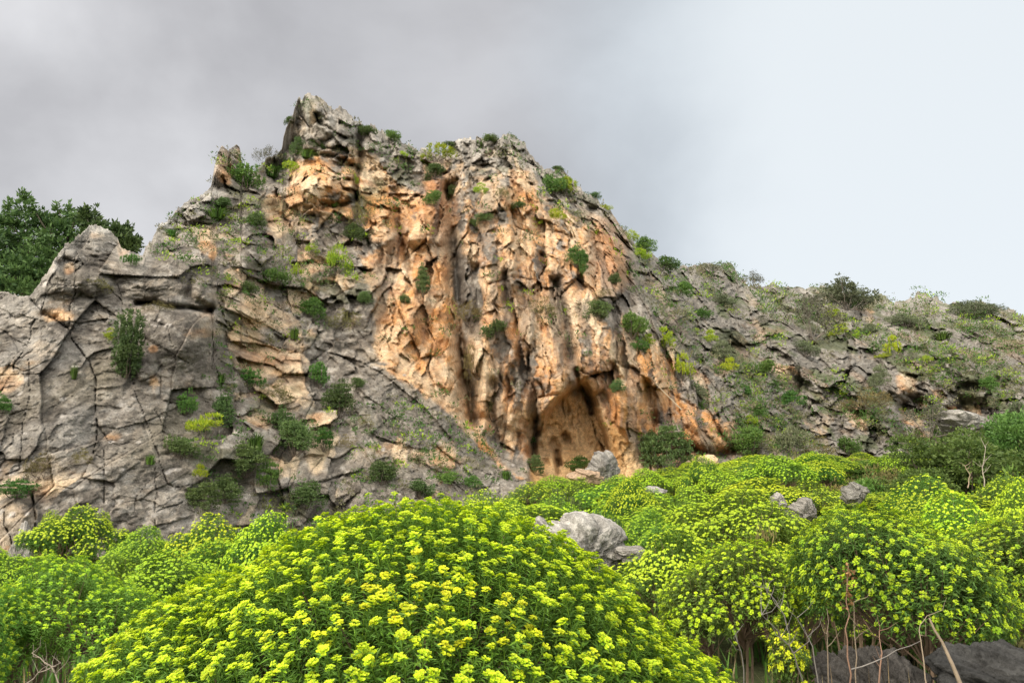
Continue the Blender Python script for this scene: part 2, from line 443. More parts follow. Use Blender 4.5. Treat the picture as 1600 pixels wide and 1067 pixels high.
# left wall: large joint blocks
a1, e1, r1 = facets((U + 0.35 * wu + 0.25 * V) / 1.7, (V + 0.35 * wv) / 3.4, 21, 1.0)
a2, e2, r2 = facets((U + 0.4 * wu + 0.5 * wu2) / 0.62, (V + 0.4 * wv + 0.5 * wv2) / 1.0, 22, 1.0)
a3, e3, r3 = facets((U + wu2) / 0.26, (V + wv2) / 0.30, 24, 0.8)
pits = np.clip(fbm(U * 3.4, V * 3.4, 25, 3) - 0.25, 0, 1)
some = smooth(-0.1, 0.4, fbm(U * 0.7, V * 0.7, 26, 2))
D += R_left * (0.20 * a1 + (0.03 + 0.10 * some) * a2 + (0.012 + 0.03 * some) * a3 + 0.012 * facets((U + 0.4 * wu2) / 0.13, V / 0.14, 28, 0.9)[0] - 0.06 * np.exp(-(e1 / 0.010) ** 2) - 0.05 * some * np.exp(-(e2 / 0.02) ** 2) + 0.13 * fbm(U * 0.9, V * 0.9, 23, 5) - 0.22 * pits + 0.04 * fbm(U * 9, V * 9, 27, 3) - 0.06 * smooth(0.30, 0.55, fbm(U * 6, V * 6, 29, 2)))
# rubble: angular blocks of all sizes
ru, rv = rot(U + wu, V + wv, 12)
ru, rv = rot(U + 0.6 * wu, V + 0.6 * wv, 12)
b1, f1_, s1 = facets(ru / 1.6, rv / 2.6, 31, 0.9)
b2, f2_, s2 = facets((ru + wu2 * 0.5) / 0.66, (rv + wv2 * 0.5) / 1.0, 32, 1.1)
b3, f3_, s3 = facets((ru + wu2 * 0.5) / 0.30, (rv + wv2 * 0.5) / 0.42, 33, 1.1)
b4, f4_, s4 = facets(ru / 0.15, rv / 0.16, 34, 0.9)
sm_ = smooth(-0.3, 0.3, fbm(U * 0.5, V * 0.5, 35, 2))
D += R_rub * (0.40 * b1 + 0.30 * b2 + (0.05 + 0.08 * sm_) * b3 + 0.018 * b4 - 0.14 * np.exp(-(f1_ / 0.025) ** 2) - 0.06 * np.exp(-(f2_ / 0.03) ** 2) + 0.18 * fbm(U * 1.1, V * 1.1, 36, 4))
# fluted orange wall: tall pillars and drapes
c1, g1, q1 = facets((U + wu * 0.8) / 1.35, (V + wv) / 4.6, 41, 0.8)
c2, g2, q2 = facets((U + wu * 0.6 + wu2) / 0.66, (V + wv + wv2) / 2.4, 42, 0.95)
c3, g3, q3 = facets((U + wu2 * 1.3) / 0.30, (V + wv2 * 1.3) / 0.85, 43, 0.9)
c4, g4, q4 = facets(U / 0.13, V / 0.2, 48, 0.9)
fl = 1 - np.abs(fbm(U * 0.75 + wu, V * 0.12, 44, 3)) * 2.0
D += R_flute * (1 - R_cave) * (0.52 * c1 + 0.34 * c2 + 0.11 * c3 + 0.025 * c4 + 0.62 * fl - 0.20 * np.exp(-(g1 / 0.05) ** 2) - 0.04 * np.exp(-(g2 / 0.05) ** 2) + 0.20 * fbm(U * 1.3, V * 0.9, 45, 5))
D += R_cave * (0.22 * fbm(U * 0.8, V * 0.8, 46, 4) + 0.12 * c2 + 0.09 * c3 + 0.04 * c4 + 0.10 * fbm(U * 2.6, V * 2.6, 47, 3))
# slab: tilted beds seen on edge
su, sv = rot(U + wu * 0.4, V + wv * 0.4, -42)
d1, h1, k1 = facets((su) / 3.2, (sv) / 0.42, 51, 0.3)
d2, h2, k2 = facets((U + wu2) / 0.7, (V + wv2) / 0.7, 52, 0.6)
D += R_slab * (0.16 * d1 + 0.10 * d2 + 0.07 * b3 + 0.04 * b4 + 0.10 * fbm(U * 1.6, V * 1.6, 53, 4))
# hillside: steep beds dipping down to the right
UH = (PX - 1300) / 24 ; VH = (600 - PY) / 24      # metres along the face of the ridge
hu, hv = rot(UH + wu * 1.2, VH + wv * 1.2, -50)
m1, o1, p1 = facets(hu / 4.6, hv / 3.0, 61, 0.7)
m2, o2, p2 = facets((hu + wu2) / 1.7, (hv + wv2) / 0.95, 62, 1.0)
m3, o3, p3 = facets((UH + wu * 0.5 + wu2) / 0.95, (VH + wv * 0.5 + wv2) / 0.8, 63, 1.0)
m4, o4, p4 = facets(UH / 0.30, VH / 0.26, 65, 0.9)
st_ = smooth(-0.25, 0.3, fbm(UH * 0.22, VH * 0.22, 66, 2))
rid = 1 - np.abs(fbm(hv * 0.42, hu * 0.07, 67, 3)) * 2
D += R_hill * (0.60 * m1 + (0.10 + 0.18 * st_) * m2 + 0.34 * m3 + 0.10 * m4 + 1.1 * rid - 0.15 * np.exp(-(o1 / 0.05) ** 2) + 0.9 * fbm(UH * 0.30, VH * 0.30, 64, 4))
# grain everywhere
grain = fbm(U * 5.5, V * 5.5, 71, 3)
D += 0.03 * grain + 0.04 * fbm(U * 2.4, V * 2.4, 72, 3)

wx = 3.0 * fbm(PX / 22, PY / 22, 81, 3); wy = 3.0 * fbm(PX / 22, PY / 22, 82, 3)
QX, QY = PX + wx, PY + wy
def bulge(cx, cy, rx, ry, amp, p=2.0):
    global D
    r = np.sqrt(((QX - cx) / rx) ** 2 + ((QY - cy) / ry) ** 2)
    D += amp * np.clip(1 - r ** p, 0, None)
def carve(pts, w, depth, sharp=2.0):
    global D
    xs = [p[0] for p in pts]; ys = [p[1] for p in pts]
    c0, c1_ = np.searchsorted(pc, [min(xs) - 4 * w - 8, max(xs) + 4 * w + 8])
    sub = (slice(c0, c1_), slice(None))
    d = line_dist(QX[sub], QY[sub], pts)
    wl = w if w > 3 else w * (0.10 + 0.42 * smooth(-0.35, 0.45, fbm(PX[sub] / 13, PY[sub] / 13, 83, 3)))
    D[sub] -= depth * np.exp(-(d / wl) ** sharp)
def recess(pts, depth, soft, wob=1.0):
    global D
    sd = poly_sdf(PX + wx * wob, PY + wy * wob, pts)
    D -= depth * smooth(soft, -soft, sd)

# the cracks of the left wall
for pts, w, dp in [
    ([(64, 490), (85, 497), (108, 514), (112, 532), (130, 553), (142, 565), (146, 578), (149, 600), (150, 640), (152, 665), (150, 690), (147, 708)], 2.6, 0.6),
    ([(66, 488), (88, 498), (108, 512)], 5.0, 0.9),
    ([(152, 665), (172, 690), (200, 701)], 2.0, 0.35), ([(163, 690), (162, 735), (164, 762), (162, 790)], 2.0, 0.4),
    ([(147, 708), (163, 718)], 1.6, 0.3), ([(140, 722), (162, 735)], 1.6, 0.3),
    ([(118, 420), (117, 455), (110, 475), (109, 505)], 2.4, 0.5), ([(45, 465), (62, 482), (65, 492)], 2.0, 0.4), ([(73, 445), (72, 462), (64, 482)], 2.0, 0.4),
    ([(55, 500), (47, 520), (42, 540), (35, 552), (20, 570), (22, 580), (8, 603), (0, 612), (-20, 625)], 2.0, 0.4), ([(-10, 510), (0, 514), (20, 527), (41, 539)], 1.6, 0.3),
    ([(43, 560), (47, 595), (44, 625), (35, 660), (33, 700), (30, 735), (10, 742)], 1.8, 0.3),
    ([(150, 477), (158, 497), (172, 515)], 1.6, 0.3), ([(182, 445), (190, 465), (192, 505)], 1.8, 0.35), ([(160, 440), (180, 460), (190, 468)], 2.2, 0.4),
    ([(205, 590), (211, 612), (222, 640), (233, 670), (245, 703), (252, 725), (262, 757), (275, 761), (300, 757)], 2.2, 0.45),
    ([(250, 590), (251, 625), (278, 631)], 2.0, 0.4), ([(242, 638), (252, 660)], 1.8, 0.35), ([(218, 596), (240, 590), (254, 570)], 1.8, 0.35),
    ([(244, 720), (244, 770), (243, 830)], 1.7, 0.35), ([(253, 740), (228, 755), (212, 775), (211, 800)], 1.6, 0.3), ([(244, 800), (285, 785)], 1.6, 0.35),
    ([(8, 790), (6, 820), (20, 850)], 2.5, 0.5),
    ([(120, 395), (128, 415), (118, 424)], 2.6, 0.5), ([(136, 420), (150, 422), (160, 428)], 2.0, 0.4),
    ([(330, 480), (334, 510), (332, 560), (345, 600), (350, 640)], 2.6, 0.5), ([(258, 545), (282, 560), (300, 570)], 1.8, 0.3), ([(240, 500), (262, 512), (270, 540)], 1.8, 0.3),
    ([(338, 445), (340, 470), (350, 500), (362, 515)], 2.6, 0.6), ([(297, 438), (294, 462)], 3.5, 0.9), ([(310, 470), (330, 485)], 4, 0.8),
]:
    carve(pts, w, dp * 0.5)
bulge(255, 418, 85, 60, 1.3); bulge(322, 455, 26, 32, 0.9); bulge(270, 520, 62, 60, 0.9); bulge(100, 425, 40, 45, 0.7); bulge(145, 440, 34, 24, 0.8); bulge(160, 378, 34, 24, 0.25)
carve([(214, 474), (240, 472), (262, 480), (296, 480), (330, 488)], 4.5, 0.8)
bulge(170, 545, 40, 80, 0.35); bulge(90, 610, 60, 130, 0.4); bulge(375, 475, 34, 36, 0.8); bulge(230, 575, 22, 26, 0.6)
bulge(30, 815, 36, 50, 0.8); carve([(50, 770), (56, 815), (50, 850)], 3, 0.6)
recess([(86, 410), (100, 402), (118, 410), (116, 432), (100, 430)], 0.7, 6)
# peak, pinnacle and blocks of the ridge
bulge(345, 262, 14, 34, 0.9); bulge(368, 250, 10, 22, 0.5); carve([(357, 240), (358, 262), (354, 290)], 2.2, 0.35)
fin = smooth(330, 250, PY) * smooth(400, 424, QX)
D -= fin * 1.7 * np.clip((482 - 0.10 * (PY - 150) - QX) / 40, 0, 1)
bulge(500, 175, 34, 30, 0.8); bulge(515, 210, 26, 22, 1.0); bulge(535, 235, 30, 24, 1.0); bulge(585, 235, 24, 36, 0.8); bulge(545, 195, 20, 24, 0.8); bulge(500, 290, 40, 36, 1.3); bulge(480, 310, 22, 24, 0.7)
carve([(562, 190), (562, 245), (556, 300), (558, 340)], 4.5, 1.6); carve([(480, 240), (520, 244), (556, 262)], 5, 0.8); carve([(505, 318), (530, 322), (556, 310)], 6, 1.0)
carve([(618, 330), (628, 380), (640, 420)], 6, 1.0); bulge(655, 360, 26, 34, 1.0); bulge(600, 350, 26, 60, 0.9)
bulge(395, 330, 26, 30, 0.7); carve([(440, 290), (430, 330), (462, 370), (480, 410)], 6, 0.8); bulge(385, 400, 20, 40, 0.9)
# the slab stands in front of the orange wall
recess([(590, 540), (640, 572), (700, 622), (740, 672), (850, 748), (860, 700), (740, 640), (700, 380), (590, 380)], 0.55, 8)
D += 0.9 * smooth(16, -16, poly_sdf(QX, QY, [(560, 566), (600, 560), (660, 596), (720, 655), (770, 705), (850, 760), (860, 900), (540, 900)]))
# the long gully and its neighbours
carve([(702, 300), (708, 360), (712, 430), (722, 520), (734, 600), (740, 665)], 13, 2.3)
carve([(707, 360), (711, 430), (716, 470)], 5, 0.8); carve([(728, 560), (733, 610), (737, 660)], 5, 1.2)
bulge(690, 590, 34, 90, 0.8); bulge(640, 470, 34, 70, 0.5)
carve([(742, 420), (748, 480), (740, 520)], 8, 0.9); carve([(845, 400), (850, 450)], 7, 0.9); carve([(866, 440), (885, 500), (892, 560)], 8, 1.0); carve([(800, 330), (806, 380)], 6, 0.8)
carve([(790, 430), (795, 470)], 8, 0.9); bulge(800, 400, 14, 70, 0.6); bulge(762, 420, 16, 60, 0.6); bulge(828, 520, 20, 40, 0.8); bulge(775, 550, 40, 60, 0.4)
carve([(770, 600), (765, 650)], 9, 0.9); carve([(800, 575), (797, 620)], 6, 0.7); bulge(750, 668, 16, 14, 0.9); bulge(742, 650, 8, 14, 0.7)
carve([(925, 330), (935, 400), (930, 450)], 7, 0.6); carve([(980, 430), (985, 475)], 9, 1.4); bulge(955, 430, 24, 60, 0.7)
# the cave: an arched alcove with slits and holes
recess([(826, 790), (829, 715), (836, 678), (850, 648), (872, 622), (896, 606), (916, 600), (930, 622), (946, 680), (952, 700), (950, 790)], 1.55, 6, 0.8)
D += R_cave * 0.0
bulge(845, 600, 60, 100, 0.5); bulge(975, 660, 34, 70, 0.9)
carve([(900, 578), (908, 600), (918, 622), (924, 646)], 3.8, 1.1); carve([(924, 646), (930, 680), (944, 704)], 2.4, 0.8); carve([(839, 655), (832, 690), (830, 706)], 6.5, 1.7)
for hx, hy, hw, hd in [(884, 683, 6, 0.9), (866, 694, 7, 0.8), (874, 720, 4, 1.0), (855, 722, 6, 0.7), (880, 634, 9, 0.6), (938, 618, 7, 0.9), (910, 655, 8, 0.3), (957, 572, 6, 1.0), (963, 585, 6, 0.9)]:
    carve([(hx, hy - 2), (hx + 3, hy + 4)], hw, hd)
carve([(870, 705), (873, 740)], 3.2, 1.2); carve([(1010, 600), (1016, 640), (1024, 660)], 7, 0.9)
carve([(1046, 715), (1080, 700), (1110, 712), (1145, 706), (1162, 700)], 7, 1.7); carve([(1070, 715), (1066, 735)], 6, 1.2); bulge(1100, 670, 60, 34, 0.9); bulge(1130, 640, 34, 40, 0.7)
carve([(1075, 672), (1085, 682)], 8, 0.7)
# hillside buttresses and hollows
bulge(1130, 500, 34, 40, 1.2); bulge(1225, 560, 50, 60, 1.2); bulge(1330, 570, 40, 50, 1.3); bulge(1380, 530, 26, 30, 1.2); bulge(1410, 600, 30, 34, 1.2); bulge(1290, 600, 40, 60, 0.9)
recess([(1405, 690), (1402, 640), (1415, 615), (1440, 620), (1450, 650), (1436, 720)], 2.2, 9); recess([(1480, 640), (1500, 622), (1545, 628), (1550, 650), (1500, 655)], 1.6, 9)
bulge(1480, 560, 60, 50, 1.6); bulge(1540, 570, 60, 40, 1.4); bulge(1440, 490, 40, 26, 1.6); bulge(1520, 510, 60, 30, 1.5); bulge(1320, 480, 36, 22, 1.4); bulge(1115, 440, 40, 30, 1.4)

dscale = np.clip(Y0 / 30, 0.8, 1.35)
fade = smooth(0, 0.03, 1 - tt)[None, :] * 0.75 + 0.25
Yd = Y0 - D * dscale * fade
XC, YC, ZC = unproject(PX, PY, Yd)
# the top folds over the crest and runs back and down behind it
def sm1(a, s):
    k = np.exp(-0.5 * (np.arange(-3 * s, 3 * s + 1) / s) ** 2); k /= k.sum()
    return np.convolve(np.pad(a, 3 * s, mode='edge'), k, 'valid')
cX, cY, cZ = XC[:, -1], YC[:, -1], ZC[:, -1]
bx, by_, bz = [], [], []
for d_, s_ in [(0.25, 1), (0.6, 2), (1.2, 4), (2.2, 8), (4, 14), (7, 22), (12, 30), (18, 36), (26, 40), (40, 44)]:
    sY, sZ = sm1(cY, s_), sm1(cZ, s_)
    sZ = np.minimum(sZ, cZ)
    drop = np.where(pc < 240, 0.22, 0.45) * d_
    zz = sZ - drop - (0.6 if d_ > 0.3 else 0.15) * np.minimum(d_, 1)
    if d_ >= 40: zz = zz * 0 - 4
    yy = np.maximum(sY, cY) + d_
    bx.append(cX * yy / cY); by_.append(yy); bz.append(zz)
XA = np.concatenate([XC, np.stack(bx, 1)], 1); YA = np.concatenate([YC, np.stack(by_, 1)], 1); ZA = np.concatenate([ZC, np.stack(bz, 1)], 1)

# ---- rock colour: weathered grey limestone, fresh orange and cream breaks, rust, ochre
grey = np.array([0.30, 0.27, 0.24]); dgrey = np.array([0.175, 0.152, 0.128]); pale = np.array([0.54, 0.50, 0.45])
orange = np.array([0.66, 0.315, 0.11]); cream = np.array([0.72, 0.545, 0.36]); rust = np.array([0.34, 0.15, 0.07]); ochre = np.array([0.56, 0.345, 0.15]); brown = np.array([0.20, 0.145, 0.095])
def blob(cx, cy, rx, ry): return np.exp(-(((PX - cx) / rx) ** 2 + ((PY - cy) / ry) ** 2))
om = np.zeros_like(Y0)
def orange_poly(pts, amt, soft=18):
    global om
    om = np.maximum(om, amt * smooth(soft, -soft, poly_sdf(QX, QY, pts)))
orange_poly([(560, 400), (600, 380), (640, 370), (700, 400), (716, 480), (728, 560), (738, 660), (800, 745), (850, 765), (780, 730), (700, 648), (640, 595), (585, 560), (590, 470)], 1.15)
orange_poly([(460, 250), (500, 240), (545, 290), (560, 340), (530, 350), (470, 330), (440, 340), (450, 290)], 0.95)
orange_poly([(455, 230), (500, 200), (600, 230), (690, 262), (800, 235), (850, 280), (960, 350), (985, 400), (900, 420), (560, 420), (470, 360), (400, 420), (420, 300)], 0.50, 40)
orange_poly([(345, 380), (470, 340), (560, 420), (580, 540), (520, 640), (400, 660), (350, 560)], 0.34, 40)
orange_poly([(560, 260), (610, 265), (660, 300), (700, 330), (700, 400), (640, 400), (560, 380)], 0.85)
orange_poly([(655, 250), (705, 250), (712, 370), (690, 380), (660, 330)], 0.8)
orange_poly([(715, 300), (760, 290), (830, 270), (850, 330), (900, 360), (960, 330), (990, 380), (985, 440), (940, 470), (1000, 500), (1060, 560), (1070, 620), (1010, 740), (830, 740), (740, 660), (730, 540), (745, 420), (716, 400)], 0.72, 24)
orange_poly([(790, 260), (830, 265), (850, 330), (830, 350), (795, 320)], 1.0)
orange_poly([(890, 360), (960, 330), (985, 380), (980, 450), (920, 470), (880, 420)], 0.95)
orange_poly([(960, 500), (1060, 560), (1075, 620), (1150, 660), (1160, 710), (1010, 740), (960, 600)], 0.9)
orange_poly([(826, 790), (830, 700), (850, 645), (900, 590), (950, 600), (1000, 640), (1020, 740), (1000, 800)], 1.3, 12)
for cx, cy, rx, ry, am in [(1415, 600, 20, 22, 0.9), (1430, 650, 30, 36, 0.75), (1510, 640, 46, 14, 0.8), (1475, 615, 30, 14, 0.7), (1232, 578, 18, 8, 0.9), (1345, 650, 22, 22, 0.55), (1300, 560, 12, 16, 0.5), (1160, 690, 20, 20, 0.5), (1360, 485, 10, 20, 0.7),
        (108, 420, 12, 14, 0.9), (92, 495, 18, 8, 0.85), (10, 595, 24, 18, 0.7), (240, 545, 10, 8, 1.0), (240, 610, 10, 26, 0.75), (320, 378, 10, 20, 0.9), (332, 395, 8, 18, 0.8), (400, 500, 34, 50, 0.62), (430, 330, 18, 40, 0.85), (420, 560, 40, 40, 0.55), (370, 520, 20, 30, 0.6),
        (452, 580, 22, 14, 1.0), (500, 655, 16, 12, 0.9), (400, 660, 30, 20, 0.5), (430, 720, 20, 24, 0.55), (495, 720, 12, 16, 0.8), (625, 700, 8, 26, 0.9), (355, 265, 10, 30, 0.9), (372, 240, 8, 14, 0.8), (350, 262, 14, 30, 1.0), (150, 365, 14, 8, 0.7), (192, 388, 10, 14, 0.7), (485, 185, 14, 30, 0.8), (520, 380, 60, 30, 0.45),
        (1040, 470, 24, 24, 0.35), (1100, 600, 30, 40, 0.45), (700, 700, 40, 24, 0.5), (90, 760, 60, 14, 0.35), (170, 680, 30, 14, 0.35), (1200, 640, 60, 40, 0.25), (8, 850, 6, 10, 0.9)]:
    om = np.maximum(om, am * blob(cx, cy, rx, ry))
# every broken block keeps one colour, so the patches are angular
cf0 = R_flute * q2 + (1 - R_flute) * s2
cellr = R_left * r2 + R_rub * (0.5 * s2 + 0.5 * s1) + R_flute * (0.6 * q2 + 0.4 * q3) + R_slab * k2 + R_hill * (0.5 * p2 + 0.5 * p1)
n_f0 = fbm(U * 6, V * 6, 110, 3)
nzo = fbm(U * 0.9 + wu2, V * 0.55, 101, 4)
ow = smooth(0.30, 0.66, om * 0.90 + 0.66 * (cellr - 0.5) + 0.44 * nzo + 0.12 * n_f0)
n_big = fbm(U * 0.55, V * 0.4, 102, 4); n_mid = fbm(U * 2.1, V * 1.6, 103, 4); n_fine = fbm(U * 7, V * 7, 104, 3)
streak = fbm(U * 1.6 + wu2, V * 0.16, 105, 3)
C = np.empty(Y0.shape + (3,))
g = np.clip(0.50 + 0.65 * n_mid + 0.75 * n_fine + 0.35 * (cellr - 0.5), 0, 1)[..., None]
C[:] = dgrey * (1 - g) + np.array([0.40, 0.35, 0.29]) * g
def lay(col, w):
    global C
    w = np.clip(w, 0, 1)[..., None]
    C = C * (1 - w) + col * w
cf = R_left * r3 + R_rub * s3 + R_flute * q3 + R_slab * s3 + R_hill * p4
C *= (0.78 + 0.44 * cf)[..., None]
sand = fbm(U * 15, V * 15, 111, 3)
C *= (1 + (0.55 * (R_left + R_slab) + 0.35 * R_rub + 0.25 * R_flute) * sand)[..., None]
lay(pale, smooth(0.15, 0.6, n_fine + 0.5 * n_mid + 0.5 * (cf - 0.5)) * 0.45)
lay(cream * 0.85, (R_rub * 0.8 + R_left * 0.25 + R_slab * 0.3) * smooth(0.80, 0.92, 0.6 * cf + 0.5 * cellr + 0.25 * n_mid) * 0.7)
lay(brown, R_rub * smooth(0.1, 0.6, n_big) * 0.35)
C *= (1 - 0.16 * R_hill)[..., None]
lay(np.array([0.225, 0.21, 0.185]), R_hill * (0.3 + 0.4 * smooth(-0.2, 0.5, n_mid)))
C *= (1 - 0.27 * R_left - 0.10 * R_rub - 0.12 * R_slab)[..., None]
lay(np.array([0.20, 0.175, 0.145]), R_slab * 0.4)
warm = np.clip(0.52 + 0.9 * nzo + 0.8 * (cf0 - 0.5) + 0.35 * n_fine, 0, 1)[..., None]
worm = orange * (1 - warm) + cream * warm
worm = worm * (1 - 0.55 * smooth(0.15, 0.55, -n_mid - 0.3 * n_big)[..., None]) + rust * 0.55 * smooth(0.15, 0.55, -n_mid - 0.3 * n_big)[..., None]
lay(worm, ow * (0.92 - 0.25 * R_hill))
bright = np.maximum.reduce([1.0 * smooth(26, -26, poly_sdf(QX, QY, [(585, 560), (600, 500), (680, 480), (725, 540), (738, 660), (700, 640), (640, 592)])), 0.8 * blob(800, 400, 26, 90), 0.8 * blob(480, 190, 8, 40), 0.7 * blob(820, 290, 16, 20), 0.7 * blob(826, 530, 20, 60), 0.7 * blob(440, 350, 16, 30), 0.6 * blob(500, 290, 36, 30)])
lay(cream, bright * smooth(-0.1, 0.5, n_mid + 0.5 * (cellr - 0.3)) * 0.75)
lay(np.array([0.26, 0.225, 0.16]), R_left * smooth(0.0, 0.5, fbm(U * 0.6, V * 0.35, 112, 4)) * 0.5)
lay(np.array([0.40, 0.37, 0.33]), R_left * smooth(0.25, 0.5, fbm(U * 1.1, V * 0.9, 113, 4)) * 0.45)
lay(ochre, R_cave * 0.72)
lay(cream * 0.9, R_cave * smooth(0.2, 0.6, n_mid) * 0.25)
# rust columns left of the gully, grey water streaks on the fluted wall
lay(rust, smooth(20, -20, poly_sdf(QX, QY, [(655, 250), (705, 250), (712, 380), (690, 390), (665, 330)])) * smooth(-0.5, 0.2, streak) * 0.7)
lay(rust * 1.2, 0.55 * smooth(18, -18, poly_sdf(QX, QY, [(935, 340), (975, 345), (985, 440), (950, 460), (930, 420)])))
lay(dgrey * 1.05, R_flute * (1 - R_cave) * smooth(0.12, 0.34, streak + 0.15 * n_mid) * 0.6 * (1 - 0.7 * blob(690, 540, 60, 130)))
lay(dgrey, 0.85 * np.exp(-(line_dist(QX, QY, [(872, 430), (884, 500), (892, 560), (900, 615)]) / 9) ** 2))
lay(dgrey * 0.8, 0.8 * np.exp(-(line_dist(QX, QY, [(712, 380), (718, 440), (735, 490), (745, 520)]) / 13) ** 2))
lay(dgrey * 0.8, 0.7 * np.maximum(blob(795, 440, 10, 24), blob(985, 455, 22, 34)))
lay(np.array([0.05, 0.045, 0.04]), 0.7 * np.maximum(blob(920, 628, 8, 26), blob(1030, 650, 8, 26)))  # shade of the cave slit and the cleft right of it, painted near-black
# the weathered top of every crest is pale grey
top = smooth(60, 5, PY - crest[:, None])
lay(np.array([0.36, 0.33, 0.29]), top * 0.6 * (1 - 0.5 * R_hill)); lay(pale, top * smooth(0.1, 0.5, n_mid + 0.4 * n_fine) * 0.55 * (1 - 0.5 * R_hill))
lay(np.array([0.62, 0.58, 0.52]), np.maximum.reduce([blob(468, 162, 5, 14), blob(481, 185, 4, 28) * 1.2, blob(255, 350, 24, 7), blob(318, 492, 22, 7), blob(165, 360, 20, 6), blob(335, 300, 12, 8)]) * smooth(-0.5, 0.2, n_mid))  # whitish patches on the peak's left facet, some crest tops and a ledge
# moss and thin growth in hollows and on ledges of the hillside
lay(np.array([0.085, 0.11, 0.035]), R_hill * smooth(0.0, 0.3, fbm(U * 0.8, V * 0.8, 106, 4)) * 0.6)
lay(np.array([0.30, 0.18, 0.10]), R_hill * smooth(0.25, 0.5, fbm(U * 0.5, V * 0.5, 109, 4)) * 0.35)
lay(np.array([0.085, 0.095, 0.04]), (R_rub + 0.4 * R_slab) * smooth(0.28, 0.55, fbm(U * 0.9, V * 0.9, 107, 4)) * 0.5)
wspot = smooth(0.62, 0.78, fbm(U * 4.2, V * 4.2, 108, 2)) * (R_left + R_slab)
lay(np.array([0.55, 0.50, 0.45]), wspot * 0.8)
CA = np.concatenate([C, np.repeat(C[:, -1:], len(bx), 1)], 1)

ncol, nrow = XA.shape
vid = np.arange(ncol * nrow).reshape(ncol, nrow)
quads = np.stack([vid[:-1, :-1], vid[1:, :-1], vid[1:, 1:], vid[:-1, 1:]], -1)
hill_side = np.zeros((ncol, nrow), bool)
hill_side[:, :NT] = R_hill > 0.5
hill_side[:, NT:] = (pc > 985)[:, None]
hq = hill_side[:-1, :-1]
allv = np.stack([XA, YA, ZA], -1).reshape(-1, 3); allc = CA.reshape(-1, 3)
def sub_mesh(name, q):
    used = np.unique(q); remap = np.zeros(len(allv), np.int32); remap[used] = np.arange(len(used))
    return make_mesh(name, allv[used], remap[q], allc[used])
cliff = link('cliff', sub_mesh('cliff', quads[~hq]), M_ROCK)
tag(cliff, 'rugged limestone crag with grey walls, orange faces and a cave at its foot', kind='structure')
hillside = link('hill', sub_mesh('hill', quads[hq]), M_ROCK)
tag(hillside, 'grey rocky ridge sloping away to the right of the crag', kind='structure')

def surf(px, py):
    """the point of the rock surface seen at a photograph pixel."""
    c = int(np.clip(np.searchsorted(pc, px), 0, len(pc) - 1))
    t = np.clip((py - basel[c]) / (crest[c] - basel[c]), 0, 1)
    r = int(np.argmin(np.abs(tt - t)))
    return Vector((XC[c, r], YC[c, r], ZC[c, r]))
#PLANTS
# ------------------------------------------------------------------ plant builders
def rand_unit(n):
    v = rng.normal(size=(n, 3)); return v / (np.linalg.norm(v, axis=1)[:, None] + 1e-9)

def frames(up, spin):
    """rotation matrices whose z axis is up (n,3), turned by spin (n,)."""
    up = up / (np.linalg.norm(up, axis=1)[:, None] + 1e-9)
    ref = np.where(np.abs(up[:, 2:3]) < 0.95, np.array([[0, 0, 1.0]]), np.array([[1.0, 0, 0]]))
    a = np.cross(ref, up); a /= np.linalg.norm(a, axis=1)[:, None] + 1e-9
    b = np.cross(up, a)
    c, s = np.cos(spin)[:, None], np.sin(spin)[:, None]
    x = a * c + b * s; y = -a * s + b * c
    return np.stack([x, y, up], -1)

def stamp(mb, tv, tf, R, T, Sc, col):
    """copies of a template (tv verts, tf quads) at many places, merged into one plant mesh; col (n,3) or (n,k,3)."""
    n, k = len(T), len(tv)
    if n == 0: return
    v = np.einsum('nij,kj->nki', R, tv) * np.asarray(Sc, float).reshape(-1, 1, 1) + T[:, None, :]
    f = (np.asarray(tf)[None] + (np.arange(n) * k)[:, None, None]).reshape(-1, np.asarray(tf).shape[1])
    c = col if col.ndim == 3 else np.repeat(col[:, None, :], k, 1)
    if f.shape[1] == 4: mb.add(v.reshape(-1, 3), q=f, c=c.reshape(-1, 3))
    else: mb.add(v.reshape(-1, 3), t=f, c=c.reshape(-1, 3))

YEL = np.array([0.66, 0.71, 0.020]); YG = np.array([0.42, 0.58, 0.022]); GRN = np.array([0.075, 0.205, 0.028]); LGRN = np.array([0.15, 0.32, 0.035]); NEC = np.array([0.45, 0.24, 0.02])

